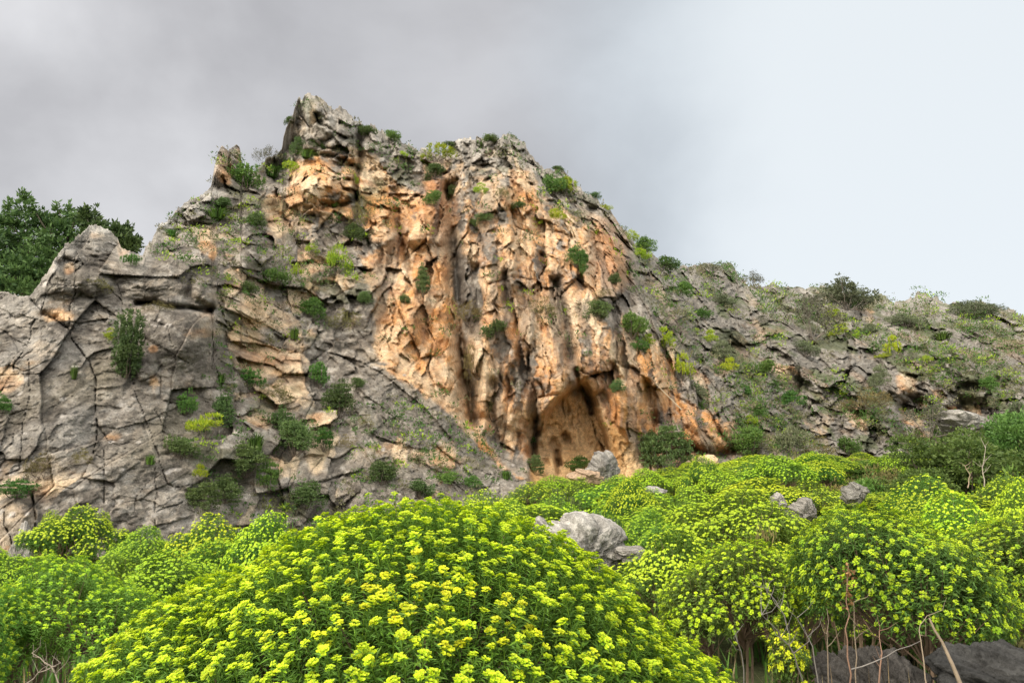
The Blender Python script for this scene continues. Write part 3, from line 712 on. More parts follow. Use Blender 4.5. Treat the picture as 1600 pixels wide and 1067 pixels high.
def head_template(seed, rays, bracts, detail=True):
    """a spurge umbel about 4.5 cm across: rays ending in cups of rounded bracts. Returns verts, quads, colours (base at the origin)."""
    r = np.random.default_rng(seed); V = []; Q = []; C = []
    def quad(p, d, side, up, ln, wd, c0, c1):
        i = len(V)
        V.extend([p, p + d * ln * 0.55 + side * wd * 0.5 + up * 0.001, p + d * ln, p + d * ln * 0.55 - side * wd * 0.5 + up * 0.001])
        C.extend([c0, c1, c1, c1]); Q.append([i, i + 1, i + 2, i + 3])
    for k in range(rays):
        th = 2 * math.pi * k / rays + r.uniform(-0.3, 0.3)
        ring = 0.55 if (k % 3 == 0) else 1.0
        rad = ring * r.uniform(0.011, 0.0165)
        c = np.array([math.cos(th) * rad, math.sin(th) * rad, 0.019 - 0.85 * rad + r.uniform(-0.003, 0.003)])
        out = np.array([math.cos(th), math.sin(th), 0.0])
        tone = r.uniform(0, 1)
        for b in range(bracts):
            a = 2 * math.pi * b / bracts + r.uniform(-0.4, 0.4)
            d = np.array([math.cos(a), math.sin(a), r.uniform(0.1, 1.0)]); d /= np.linalg.norm(d)
            side = np.cross(d, [0, 0, 1.0]); side /= np.linalg.norm(side)
            up = np.cross(side, d)
            quad(c, d, side, up, r.uniform(0.007, 0.0105), r.uniform(0.0075, 0.010), YG * (0.8 + 0.2 * tone), (YEL * (0.85 + 0.3 * tone)))
        if detail and r.random() < 0.55:
            quad(c + [0, 0, 0.003], np.array([1.0, 0, 0.2]), np.array([0, 1.0, 0]), np.array([0, 0, 1.0]), 0.004, 0.004, NEC, NEC)
    for k in range(max(4, rays // 2 + 1)):                 # the ring of leaves under the umbel
        a = 2 * math.pi * k / max(4, rays // 2 + 1) + r.uniform(-0.3, 0.3)
        d = np.array([math.cos(a), math.sin(a), r.uniform(-0.1, 0.4)]); d /= np.linalg.norm(d)
        side = np.cross(d, [0, 0, 1.0]); up = np.cross(side, d)
        quad(np.array([0, 0, 0.002]), d, side, up, r.uniform(0.018, 0.026), 0.008, LGRN, YG * 0.85)
    return np.array(V), np.array(Q), np.array(C)

def leafy_stem_template(seed, n, length, leaf, wide=0.2):
    """narrow leaves set all round the top of a stem that ends at the origin."""
    r = np.random.default_rng(seed); V = []; Q = []; C = []
    for k in range(n):
        z = -length * (k + r.uniform(0, 1)) / n
        th = k * 2.39996 + r.uniform(-0.4, 0.4)
        d = np.array([math.cos(th), math.sin(th), r.uniform(-0.15, 0.75)]); d /= np.linalg.norm(d)
        side = np.cross(d, [0, 0, 1.0]); side /= np.linalg.norm(side) + 1e-9
        ln = leaf * r.uniform(0.7, 1.2); w = ln * wide
        p = np.array([0, 0, z]); i = len(V)
        m = p + d * ln * 0.5 + np.array([0, 0, 0.06 * ln]); e = p + d * ln - np.array([0, 0, 0.05 * ln])
        V.extend([p, m + side * w * 0.5, e, m - side * w * 0.5]); Q.append([i, i + 1, i + 2, i + 3])
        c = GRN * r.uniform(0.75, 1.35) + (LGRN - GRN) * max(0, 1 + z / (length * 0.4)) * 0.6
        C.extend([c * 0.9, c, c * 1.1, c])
    i = len(V)
    V.extend([[-.0013, 0, 0.012], [.0013, 0, 0.012], [.0016, 0, -length], [-.0016, 0, -length]]); Q.append([i, i + 1, i + 2, i + 3]); C.extend([LGRN] * 4)
    i = len(V)
    V.extend([[0, -.0013, 0.012], [0, .0013, 0.012], [0, .0016, -length], [0, -.0016, -length]]); Q.append([i, i + 1, i + 2, i + 3]); C.extend([LGRN] * 4)
    return np.array(V), np.array(Q), np.array(C)

def dome_points(lobes, spacing, low=-0.1, jitter=0.35):
    """points and normals spread over the outside of a union of ellipsoids (cx,cy,cz,rx,ry,rz)."""
    P = []; NN = []
    for i, l in enumerate(lobes):
        c = np.array(l[:3]); r = np.array(l[3:])
        area = 4 * math.pi * ((r[0] * r[1]) ** 1.6 + (r[0] * r[2]) ** 1.6 + (r[1] * r[2]) ** 1.6) ** (1 / 1.6) / 3 ** (1 / 1.6)
        n = int(area / (spacing ** 2) * 1.15)
        k = np.arange(n) + 0.5
        ph = np.arccos(1 - 2 * k / n); th = math.pi * (1 + 5 ** 0.5) * k + i
        d = np.stack([np.sin(ph) * np.cos(th), np.sin(ph) * np.sin(th), np.cos(ph)], 1)
        d += rng.normal(size=d.shape) * jitter * spacing / r.mean(); d /= np.linalg.norm(d, axis=1)[:, None]
        p = c + d * r; nn = d / r; nn /= np.linalg.norm(nn, axis=1)[:, None]
        keep = d[:, 2] > low + rng.uniform(-0.15, 0.15, n)
        for j, m in enumerate(lobes):
            if j != i: keep &= (((p - np.array(m[:3])) / np.array(m[3:])) ** 2).sum(1) > (0.86 if j > i else 1.0) 
        P.append(p[keep]); NN.append(nn[keep])
    return np.concatenate(P), np.concatenate(NN)

def branches(mb, lobes, col, base_r, tips=None, n_tips=0, sides=5, spread=0.12):
    """woody stems from the foot of the plant into every lobe, forking to some of the tips."""
    for l in lobes:
        c = np.array(l[:3], float); foot = np.array([c[0] * spread + rng.normal() * 0.03, c[1] * spread + rng.normal() * 0.03, -0.08])
        mid = foot * 0.55 + c * 0.45 + np.array([c[0] * 0.1, c[1] * 0.1, -0.10 * abs(c[2])]) + rng.normal(size=3) * 0.04
        mb.tube([foot, (foot + mid) / 2 + rng.normal(size=3) * 0.015, mid, (mid + c) / 2 + rng.normal(size=3) * 0.02, c], base_r * np.array([1, 0.85, 0.7, 0.55, 0.4]), col, sides)
    if tips is not None and n_tips:
        for k in rng.choice(len(tips), min(n_tips, len(tips)), replace=False):
            t = tips[k]; dist = [np.linalg.norm(t - np.array(l[:3])) for l in lobes]; c = np.array(lobes[int(np.argmin(dist))][:3])
            a = c * 0.75 + np.array([0, 0, -0.05]); m = (a + t) / 2 + rng.normal(size=3) * 0.03
            mb.tube([a, m, t], base_r * np.array([0.35, 0.25, 0.12]), col, 3)

def spurge_meshes(name, lobes, spacing, heads, stems, hs=1.0, n_tips=60, inner=0.35, bloom=1.0, base_r=0.016, low=-0.1, patchy=0.3):
    """meshes of one flowering spurge: blossom, foliage, woody stems; also the heads' places."""
    P, NN = dome_points(lobes, spacing, low)
    n = len(P)
    if patchy > 0:                                          # bare patches and uneven growth
        keep = fbm(P[:, 0] * 4.5 + P[:, 1] * 2.1, P[:, 2] * 4.5 - P[:, 1] * 2.6, 300 + n, 3) + 0.25 * rng.normal(size=n) > -0.62 + patchy
        P, NN = P[keep], NN[keep]; n = len(P)
        P = P + NN * (0.10 * fbm(P[:, 0] * 3.1 + P[:, 1], P[:, 2] * 3.1 - P[:, 1] * 1.7, 301, 2))[:, None]
    P = P + NN * rng.normal(size=(n, 1)) * spacing * 0.34
    up = NN * 0.62 + np.array([0, 0, 0.62]) + rng.normal(size=(n, 3)) * 0.16
    R = frames(up, rng.uniform(0, 6.3, n)); sc = hs * np.clip(rng.normal(1.0, 0.17, n), 0.55, 1.4)
    fm = MB(); lm = MB(); wm = MB()
    pick = rng.integers(0, len(heads), n)
    has = rng.random(n) < bloom
    for k, (tv, tq, tcol) in enumerate(heads):
        s = has & (pick == k)
        mix = rng.uniform(0.72, 1.15, (s.sum(), 1, 1)); g = np.where(rng.random((s.sum(), 1, 1)) < 0.15, 0.7, rng.uniform(0, 0.35, (s.sum(), 1, 1)))
        c = tcol[None] * mix; c = c * (1 - g) + g * np.array([0.26, 0.44, 0.02])
        stamp(fm, tv, tq, R[s], P[s], sc[s], c)
    pick2 = rng.integers(0, len(stems), n)
    for k, (tv, tq, tcol) in enumerate(stems):
        s = pick2 == k
        stamp(lm, tv, tq, R[s], P[s], sc[s], tcol[None] * rng.uniform(0.75, 1.25, (s.sum(), 1, 1)))
    if inner > 0:                                           # leafy shoots that did not reach the outside
        m = int(n * inner); s = rng.integers(0, n, m)
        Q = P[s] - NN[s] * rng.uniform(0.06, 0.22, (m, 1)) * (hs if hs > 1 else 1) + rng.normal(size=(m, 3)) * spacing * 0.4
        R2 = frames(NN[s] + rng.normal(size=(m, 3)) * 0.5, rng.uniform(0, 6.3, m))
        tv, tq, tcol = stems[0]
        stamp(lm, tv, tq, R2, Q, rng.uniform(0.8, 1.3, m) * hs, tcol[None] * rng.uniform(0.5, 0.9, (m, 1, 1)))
    branches(wm, lobes, np.array([0.17, 0.115, 0.075]), base_r, P - NN * 0.02, n_tips)
    return fm, lm, wm, P, R, sc, has, pick

def leaf_cloud(mb, lobes, n, ln, wd, c0, c1, up=0.3, shell=0.45, droop=0.0, squash=None):
    """many small leaves through the volume of the lobes, denser towards their outside."""
    vol = np.array([l[3] * l[4] * l[5] for l in lobes]) ** 0.75; which = rng.choice(len(lobes), n, p=vol / vol.sum())
    lb = np.array(lobes)[which]
    d = rand_unit(n); rad = (shell + (1 - shell) * rng.random(n) ** 0.6) * (1 + 0.10 * rng.normal(size=n))
    # clumps: leaves gather round shoots
    p = lb[:, :3] + d * lb[:, 3:] * rad[:, None]
    clump = ln * 2.2
    cell = np.round(p / clump) ; p = p * 0.62 + (cell * clump + (np.stack([_h(cell[:, 0], cell[:, 1], 1, 5), _h(cell[:, 1], cell[:, 2], 2, 5), _h(cell[:, 2], cell[:, 0], 3, 5)], 1) - 0.5) * clump) * 0.38
    dirn = d * 0.7 + np.array([0, 0, up]) + rng.normal(size=(n, 3)) * 0.55
    dirn /= np.linalg.norm(dirn, axis=1)[:, None]
    side = np.cross(dirn, rand_unit(n)); side /= np.linalg.norm(side, axis=1)[:, None] + 1e-9
    L_ = ln * rng.uniform(0.6, 1.3, n)[:, None]; W_ = wd * rng.uniform(0.7, 1.2, n)[:, None]
    v = np.stack([p, p + dirn * L_ * 0.5 + side * W_ * 0.5, p + dirn * L_ - np.array([0, 0, droop]) * L_, p + dirn * L_ * 0.5 - side * W_ * 0.5], 1)
    t = np.clip(0.5 + 0.5 * fbm(p[:, 0] * 3 / max(l[3] for l in lobes), p[:, 2] * 3 / max(l[3] for l in lobes), 9, 3) + 0.3 * rng.normal(size=n), 0, 1)[:, None]
    c = c0 * (1 - t) + c1 * t
    q = np.arange(n * 4).reshape(n, 4)
    mb.add(v.reshape(-1, 3), q=q, c=np.repeat(c, 4, 0))

def random_lobes(n, W, H, seed, flat=0.55, rag=0.0):
    r = np.random.default_rng(seed); out = []
    for k in range(n):
        a = 2 * math.pi * k / max(1, n - 1) + r.uniform(-0.5, 0.5); rad = 0 if k == 0 else W * 0.5 * r.uniform(0.35 - 0.2 * rag, 0.68 + 0.22 * rag)
        s = r.uniform(0.42 - 0.22 * rag, 0.62 - 0.12 * rag) if k else 0.66 - 0.2 * rag
        rx = W * 0.5 * s * r.uniform(0.85, 1.15); rz = H * flat * s * r.uniform(0.75, 1.1)
        z = H - rz - H * 0.30 * (rad / (W * 0.5)) * r.uniform(0.5, 1.3 + 0.5 * rag) - rag * H * 0.22 * r.random()
        out.append((math.cos(a) * rad, math.sin(a) * rad, z, rx, rx * r.uniform(0.85, 1.1), rz))
    return out

# ------------------------------------------------------------------ the big spurge in front
HEADS = [head_template(s, 8 + s % 4, 5) for s in range(8)]
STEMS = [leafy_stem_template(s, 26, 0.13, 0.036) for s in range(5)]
big_lobes = [(-0.02, 0, 0.62, 0.98, 1.05, 0.98), (-0.62, 0.05, 0.50, 0.72, 0.9, 0.86), (0.60, 0.0, 0.36, 0.68, 0.9, 0.84), (-1.12, 0.15, 0.34, 0.50, 0.8, 0.64)]
fm, lm, wm, P, R, sc, has, pick = spurge_meshes('big', big_lobes, 0.0455, HEADS, STEMS, 0.86, n_tips=160, inner=0.5, base_r=0.024, low=-0.05, patchy=0.0)
BIG_Y = 3.05
bx0, _, _ = unproject(680, 800, BIG_Y)
big = link('flowering_spurge', None, loc=(float(bx0), BIG_Y, -0.02))
tag(big, 'huge round spurge cushion covered in yellow-green flower heads, filling the bottom middle of the view', 'shrub')
lm.c = [c * np.array([1.30, 1.18, 1.1]) for c in lm.c]
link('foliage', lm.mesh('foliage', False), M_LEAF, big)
link('woody_stem', wm.mesh('woody_stem'), M_WOOD, big)
# the hundred heads that show largest are parts of their own, the rest one mesh
wp = P + np.array([float(bx0), BIG_Y, -0.07])
dist = np.linalg.norm(wp - np.array([0, 0, CAMZ]), axis=1)
ray = wp - np.array([0, 0, CAMZ]); fy = CP * ray[:, 1] + SP * ray[:, 2]; uy = -SP * ray[:, 1] + CP * ray[:, 2]
ppx = 800 + F * ray[:, 0] / fy; ppy = 533.5 - F * uy / fy
facing = (R[:, :, 2] * -ray).sum(1) / dist
vis = (ppx > 30) & (ppx < 1180) & (ppy < 1055) & (facing > -0.1)
order = np.argsort(np.where(vis, dist - 0.4 * facing, 99))[:100]
top100 = np.zeros(len(P), bool); top100[order] = True
rest = MB()
for k, (tv, tq, tcol) in enumerate(HEADS):
    s = ~top100 & (pick == k)
    g = rng.uniform(0, 0.14, (s.sum(), 1, 1)); c = tcol[None] * rng.uniform(0.8, 1.15, (s.sum(), 1, 1)); c = c * (1 - g) + g * np.array([0.26, 0.44, 0.02])
    stamp(rest, tv, tq, R[s], P[s], sc[s], c)
tag(link('blossom', rest.mesh('blossom', False), M_FLOWER, big), kind='stuff')
head_me = []
for k, (tv, tq, tcol) in enumerate(HEADS):
    me = make_mesh('flower_head', tv, tq, tcol, False); me.materials.append(M_FLOWER); head_me.append(me)
for i in order:
    o = link('flower_head', head_me[pick[i]], None, big)
    M3 = Matrix([list(map(float, R[i][r_])) for r_ in range(3)]).to_4x4()
    o.matrix_local = Matrix.Translation(Vector(P[i].tolist())) @ M3 @ Matrix.Scale(float(sc[i]), 4)

# ------------------------------------------------------------------ prototypes of the other plants (each is used first, then copied)
class Proto:
    """a plant kind: its part meshes, its natural width and height."""
    def __init__(s, parts, w, h): s.parts = parts; s.w = w; s.h = h
def mid_heads(seed): return head_template(seed, 6, 4, False)
HEAD_MID = [mid_heads(20 + k) for k in range(3)]
STEM_MID = [leafy_stem_template(30 + k, 14, 0.12, 0.040, 0.26) for k in range(3)]
def far_head(seed):
    r = np.random.default_rng(seed); V = []; Q = []; C = []
    for k in range(5):
        th = 2 * math.pi * k / 5 + r.uniform(-0.3, 0.3); d = np.array([math.cos(th), math.sin(th), 0.15]); sd = np.array([-d[1], d[0], 0]); i = len(V)
        V.extend([[0, 0, 0.022], d * 0.014 + sd * 0.013 + [0, 0, 0.016], d * 0.027 + [0, 0, 0.006], d * 0.014 - sd * 0.013 + [0, 0, 0.016]]); Q.append([i, i + 1, i + 2, i + 3])
        C.extend([YEL, YEL * 0.95, YG, YEL * 0.95])
    return np.array(V), np.array(Q), np.array(C)
HEAD_FAR = [far_head(40 + k) for k in range(2)]
STEM_FAR = [leafy_stem_template(50 + k, 8, 0.11, 0.05, 0.34) for k in range(2)]

def spurge_proto(name, seed, W, H, nl, spacing, heads, stems, hs, bloom=1.0, n_tips=60, flat=0.6, low=-0.05, green=0.0):
    lobes = random_lobes(nl, W, H, seed, flat, 0.25)
    fm, lm, wm, P, *_ = spurge_meshes(name, lobes, spacing, heads, stems, hs, n_tips, inner=0.45, bloom=bloom, low=low)
    fm.c = [c * (1 - green) + green * np.array([0.33, 0.50, 0.03]) for c in fm.c]
    lm.c = [c * 0.45 + 0.55 * np.array([0.155, 0.235, 0.035]) for c in lm.c]
    parts = []
    for nm, mb, mat, kd in (('blossom', fm, M_FLOWER, 'stuff'), ('foliage', lm, M_LEAF, None), ('woody_stem', wm, M_WOOD, None)):
        if mb.v:
            me = mb.mesh(nm, False); me.materials.append(mat); parts.append((nm, me, kd))
    return Proto(parts, W, H)

NEAR_SPURGE = [spurge_proto('near', 101 + k, 1.5, 1.15, 6 + k % 3, 0.052, HEAD_MID, STEM_MID, 0.85, n_tips=110, flat=0.75, green=0.25) for k in range(3)]
MID_SPURGE = [spurge_proto('mid', 201 + k, 1.5, 1.1, 7 + k % 4, 0.040, HEAD_FAR, STEM_FAR, 0.74, green=(0.35, 0.6, 0.5, 0.75, 0.2)[k], bloom=(1.0, 0.95, 0.9, 0.75, 1.0)[k], n_tips=110, flat=0.52, low=0.12) for k in range(5)]
GREEN_SPURGE = [spurge_proto('green', 301 + k, 1.5, 1.0, 8, 0.054, HEAD_FAR, STEM_FAR, 0.85, green=0.6, bloom=0.6, n_tips=110, flat=0.52, low=0.12) for k in range(3)]

def leaf_proto(seed, W, H, nl, n, ln, wd, c0, c1, mat, flat=0.7, up=0.3, twigs=30, twig_c=(0.10, 0.075, 0.055), shell=0.45, base_r=0.014, rag=1.15):
    lobes = random_lobes(nl, W, H, seed, flat, rag)
    mb = MB(); leaf_cloud(mb, lobes, n, ln, wd, np.array(c0), np.array(c1), up, shell)
    wm = MB(); tips = np.array([np.array(l[:3]) + rand_unit(1)[0] * np.array(l[3:]) * 0.95 for l in lobes for _ in range(6)])
    branches(wm, lobes, np.array(twig_c), base_r, tips, twigs, 4)
    me = mb.mesh('foliage', False); me.materials.append(mat); wo = wm.mesh('woody_stem'); wo.materials.append(M_WOOD)
    return Proto([('foliage', me, None), ('woody_stem', wo, None)], W, H)
DARK = [leaf_proto(401 + k, 1.4, 1.2, 13, 5600, 0.07, 0.04, (0.058, 0.098, 0.032), (0.135, 0.195, 0.058), M_LEAF, twigs=14, shell=0.35) for k in range(4)]
GREEN = [leaf_proto(451 + k, 1.4, 0.9, 12, 3600, 0.075, 0.035, (0.05, 0.12, 0.025), (0.13, 0.23, 0.045), M_LEAF, up=0.6) for k in range(3)]
OLIVE = [leaf_proto(501 + k, 1.4, 0.9, 7, 1700, 0.08, 0.02, (0.10, 0.09, 0.035), (0.20, 0.17, 0.06), M_DRY, up=0.7, twigs=60) for k in range(2)]
TWIGGY = [leaf_proto(551 + k, 1.5, 1.1, 8, 1400, 0.07, 0.03, (0.07, 0.075, 0.05), (0.13, 0.13, 0.085), M_DRY, up=0.3, twigs=160, twig_c=(0.20, 0.17, 0.14), shell=0.3) for k in range(2)]
GREYGREEN = [leaf_proto(571 + k, 1.4, 0.9, 12, 3600, 0.07, 0.032, (0.09, 0.11, 0.06), (0.175, 0.20, 0.105), M_LEAF, twigs=40, twig_c=(0.2, 0.17, 0.14)) for k in range(2)]
TUFTY = [leaf_proto(601 + k, 1.4, 0.8, 8, 1500, 0.10, 0.03, (0.17, 0.29, 0.02), (0.40, 0.46, 0.03), M_FLOWER, up=0.7, twigs=20, flat=0.55) for k in range(3)]

BIGBUSH = [leaf_proto(701 + k, 3.2, 2.4, 13, 20000, 0.085, 0.045, (0.055, 0.105, 0.022), (0.13, 0.205, 0.045), M_LEAF, twigs=40, shell=0.45, base_r=0.03, flat=0.62) for k in range(2)]
def tall_proto():
    lobes = [(0.05, 0, 0.42, 0.42, 0.40, 0.42), (0.08, 0, 0.95, 0.50, 0.42, 0.48), (-0.08, 0, 1.42, 0.42, 0.40, 0.46), (0.34, 0, 0.75, 0.28, 0.3, 0.36), (-0.36, 0, 0.85, 0.26, 0.3, 0.34), (0.28, 0.05, 1.32, 0.26, 0.26, 0.30), (-0.12, -0.1, 0.62, 0.34, 0.3, 0.3)]
    mb = MB(); leaf_cloud(mb, lobes, 11000, 0.075, 0.035, np.array([0.050, 0.092, 0.032]), np.array([0.11, 0.17, 0.055]), 0.5, 0.3)
    wm = MB(); branches(wm, lobes, np.array([0.1, 0.075, 0.055]), 0.02)
    a = mb.mesh('foliage', False); a.materials.append(M_LEAF); b = wm.mesh('woody_stem'); b.materials.append(M_WOOD)
    return Proto([('foliage', a, None), ('woody_stem', b, None)], 1.2, 1.88)
TALL = [tall_proto()]
def bare_spurge(seed, lobes, W, H, spacing=0.044):
    fm, lm, wm, P, *_ = spurge_meshes('bare', lobes, spacing, HEAD_MID, STEM_MID, 0.85, 170, inner=0.45, low=-0.35)
    lm.c = [c * np.array([1.05, 0.70, 0.9]) for c in lm.c]
    parts = []
    for nm, mb, mat, kd in (('blossom', fm, M_FLOWER, 'stuff'), ('foliage', lm, M_LEAF, None), ('woody_stem', wm, M_WOOD, None)):
        me = mb.mesh(nm, False); me.materials.append(mat); parts.append((nm, me, kd))
    return Proto(parts, W, H)
BARE = [bare_spurge(1, [(-0.12, 0.1, 1.22, 0.42, 0.5, 0.36), (0.22, -0.02, 1.10, 0.40, 0.45, 0.36), (0.42, -0.22, 0.92, 0.26, 0.32, 0.26), (0.14, -0.30, 1.00, 0.30, 0.30, 0.28), (-0.36, -0.1, 1.10, 0.24, 0.36, 0.32)], 1.28, 1.58),
        bare_spurge(2, [(-0.05, 0.1, 1.05, 0.40, 0.45, 0.36), (0.22, -0.1, 0.92, 0.30, 0.34, 0.32), (-0.34, -0.05, 0.90, 0.28, 0.36, 0.28), (0.0, -0.28, 0.80, 0.28, 0.28, 0.30)], 1.15, 1.42),
        bare_spurge(3, [(0.0, 0.0, 0.62, 0.14, 0.14, 0.11), (0.09, 0.02, 0.55, 0.09, 0.1, 0.08)], 0.32, 0.74)]

def tuft_proto(seed, W, H, n, c0, c1):
    mb = MB(); r = np.random.default_rng(seed)
    a = r.uniform(0, 6.3, n); lean = r.uniform(0.05, 1.0, n) ** 0.8; h = H * r.uniform(0.5, 1.0, n)
    b = np.stack([np.cos(a), np.sin(a), 0 * a], 1); p = b * (r.uniform(0, 0.22, n) * W)[:, None]
    e = p + b * (lean * W * 0.45)[:, None] + np.array([0, 0, 1]) * (h * (1 - 0.45 * lean))[:, None]
    m = p + b * (lean * W * 0.15)[:, None] + np.array([0, 0, 1]) * (h * 0.6)[:, None]
    sd = np.stack([-np.sin(a), np.cos(a), 0 * a], 1) * (0.012 * W + 0.006)
    v = np.stack([p - sd, p + sd, m + sd * 0.8, m - sd * 0.8, e], 1).reshape(-1, 3)
    i = np.arange(n)[:, None] * 5
    c = np.array(c0) * (1 - r.random((n, 1))) + np.array(c1) * r.random((n, 1))
    mb.add(v, q=i + np.array([0, 1, 2, 3]), t=i + np.array([3, 2, 4]), c=np.repeat(c, 5, 0))
    me = mb.mesh('grass_tuft', False); me.materials.append(M_LEAF)
    return Proto([('foliage', me, None)], W, H)
TUFT = [tuft_proto(651 + k, 1.0, 0.8, 160, (0.05, 0.12, 0.02), (0.14, 0.24, 0.04)) for k in range(3)]
DRYTUFT = [tuft_proto(661 + k, 1.0, 0.9, 150, (0.16, 0.12, 0.06), (0.30, 0.23, 0.11)) for k in range(2)]

def place(proto, name, loc, w, h, cat, label, group=None, rz=None, tilt=(0, 0), as_parts=True):
    """one plant of its own: an Empty at its foot with its parts, or one mesh where it is too small to show parts."""
    sx, sz = w / proto.w, h / proto.h
    rz = random.uniform(0, 6.28) if rz is None else rz
    if as_parts and len(proto.parts) > 1:
        t = link(name, None, loc=loc, rot=(tilt[0], tilt[1], rz), scale=(sx, sx, sz))
        for nm, me, kd in proto.parts:
            tag(link(nm, me, None, t), kind=kd)
    else:
        t = link(name, proto.parts[0][1], None, loc=loc, rot=(tilt[0], tilt[1], rz), scale=(sx, sx, sz))
    tag(t, label, cat, group)
    return t
# ------------------------------------------------------------------ where things are, in words
def project(p):
    x, y, z = p[0], p[1], p[2] - CAMZ
    f = CP * y + SP * z; u = -SP * y + CP * z
    return 800 + F * x / f, 533.5 - F * u / f
LAND = [('the highest peak', 480, 165), ('the double-topped pinnacle', 358, 255), ('the long dark gully', 716, 450), ('the cave mouth', 885, 670), ('the bright orange wall', 650, 520),
        ('the smooth grey slab', 680, 690), ('the cracked left wall', 100, 650), ('the bulging left block', 260, 430), ('the second summit', 795, 225), ('the pale mid-ground boulder', 905, 830),
        ('the round cave boulder', 945, 722), ('the low overhang', 1110, 700), ('the ridge hollow', 1425, 650), ('the large twiggy ridge bush', 1265, 490), ('the leafy skyline bush', 1320, 450),
        ('the big right-hand bushes', 1530, 700), ('the small round boulder', 1335, 765), ('the front spurge cushion', 640, 900), ('the carob trees', 80, 380), ('the rust-red corner', 955, 400), ('the white ridge rock', 1500, 655), ('the large right spurge', 1400, 860)]
USED = {}
def words_for(what, px, py, skip=None):
    c = sorted(((math.hypot((px - x), (py - y)), n, x, y) for n, x, y in LAND if n != skip))
    def rel(e):
        d, n, x, y = e
        far = 'close ' if d < 45 else ('' if d < 120 else 'well ')
        if abs(px - x) > 1.6 * abs(py - y): w = 'left of' if px < x else 'right of'
        elif abs(py - y) > 1.6 * abs(px - x): w = 'above' if py < y else 'below'
        else: w = ('up and ' if py < y else 'down and ') + ('left of' if px < x else 'right of')
        return (far + w + ' ' + n)
    cand = ['%s %s' % (what, rel(c[0]))] + ['%s %s, %s' % (what, rel(c[0]), rel(e).replace('close ', '').replace('well ', '')) for e in c[1:4]]
    for t in cand:
        if t not in USED and len(t.split()) <= 16: USED[t] = 1; return t
    return cand[0]

# ------------------------------------------------------------------ boulders
def boulder(name, px, py, Y, wpx, hpx, seed, col, label, cut=16, sink=0.25, depth=0.9, mat=None, yaw=0.0, flat=1.0, rough=1.0):
    r = np.random.default_rng(seed)
    import bmesh
    bm = bmesh.new(); bmesh.ops.create_icosphere(bm, subdivisions=6, radius=1.0)
    me = bpy.data.meshes.new(name); bm.to_mesh(me); bm.free()
    d = np.empty(len(me.vertices) * 3, np.float32); me.vertices.foreach_get('co', d); d = d.reshape(-1, 3).astype(float)
    nrm = r.normal(size=(cut, 3)); nrm[:, 2] *= 0.8; nrm /= np.linalg.norm(nrm, axis=1)[:, None]
    off = r.uniform(0.66, 1.0, cut)
    dot = d @ nrm.T
    rad = np.where(dot > 0.05, off / np.maximum(dot, 0.05), 9).min(1); rad = np.minimum(rad, 1.15)
    h1, e1_, r1_ = facets(d[:, 0] * 2.2 + d[:, 1] * 1.1, d[:, 2] * 2.2 - d[:, 1] * 1.3, seed, 0.8)
    rad = rad * (1 + 0.10 * h1 - 0.05 * np.exp(-(e1_ / 0.03) ** 2)) + 0.09 * rough * fbm(d[:, 0] * 4 + d[:, 1] * 2, d[:, 2] * 4 - d[:, 1] * 2, seed, 5) + 0.035 * rough * fbm(d[:, 0] * 16 + d[:, 1] * 9, d[:, 2] * 16 - d[:, 1] * 9, seed + 1, 3)
    w = wpx / F * Y; h = hpx / F * Y
    v = d * rad[:, None]
    v[:, 2] = v[:, 2] * flat
    v *= np.array([w / (v[:, 0].max() - v[:, 0].min()), w * depth / (v[:, 1].max() - v[:, 1].min()), h * (1 + sink) / (v[:, 2].max() - v[:, 2].min())])
    v[:, 2] -= v[:, 2].min() + h * sink
    me.vertices.foreach_set('co', v.astype(np.float32).ravel())
    me.polygons.foreach_set('use_smooth', np.ones(len(me.polygons), bool))
    n1 = fbm(d[:, 0] * 5 + d[:, 1] * 3, d[:, 2] * 5, seed + 2, 4)
    c = np.array(col) * (1 + 0.5 * n1[:, None])
    lich = (smooth(0.05, 0.35, fbm(d[:, 0] * 7 + d[:, 1] * 3, d[:, 2] * 7, seed + 3, 4) + 0.25 * (d[:, 2] - 0.3)) * 0.6)[:, None]
    c = c * (1 - lich) + np.array(col) * 1.75 * lich
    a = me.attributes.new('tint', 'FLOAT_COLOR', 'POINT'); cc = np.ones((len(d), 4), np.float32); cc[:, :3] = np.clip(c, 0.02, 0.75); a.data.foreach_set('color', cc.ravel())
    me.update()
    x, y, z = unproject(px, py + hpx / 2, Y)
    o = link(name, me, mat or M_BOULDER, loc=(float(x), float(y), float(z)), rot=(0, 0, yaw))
    return tag(o, label, 'rock')
boulder('boulder', 904, 842, 9.2, 140, 80, 7, (0.34, 0.32, 0.29), 'large pale angular boulder rising behind the front spurge cushion', rough=1.6, cut=11)
boulder('boulder', 848, 822, 9.3, 42, 30, 8, (0.28, 0.26, 0.24), 'small pale rock leaning on the left of the large angular boulder')
boulder('boulder', 988, 864, 8.9, 60, 22, 12, (0.26, 0.24, 0.215), 'low flat whitish rock to the right of the large angular boulder')
boulder('boulder', 942, 726, 26.0, 58, 44, 15, (0.22, 0.205, 0.185), 'round grey boulder standing before the mouth of the cave')
boulder('boulder', 918, 745, 25.0, 60, 26, 16, (0.34, 0.24, 0.16), 'low brownish rock at the foot of the round cave boulder')
boulder('boulder', 1336, 768, 16.0, 40, 30, 18, (0.185, 0.175, 0.155), 'small domed grey boulder standing alone among the far spurges')
boulder('boulder', 1258, 796, 13.0, 50, 36, 21, (0.20, 0.185, 0.165), 'dark pitted rock in a gap of the spurges, below the domed boulder')
boulder('boulder', 1216, 782, 13.4, 26, 26, 22, (0.30, 0.28, 0.255), 'small whitish rock beside the dark pitted rock among the spurges')
boulder('boulder', 1022, 766, 17.0, 40, 14, 24, (0.32, 0.30, 0.28), 'flat grey stone showing between far spurges below the low overhang')
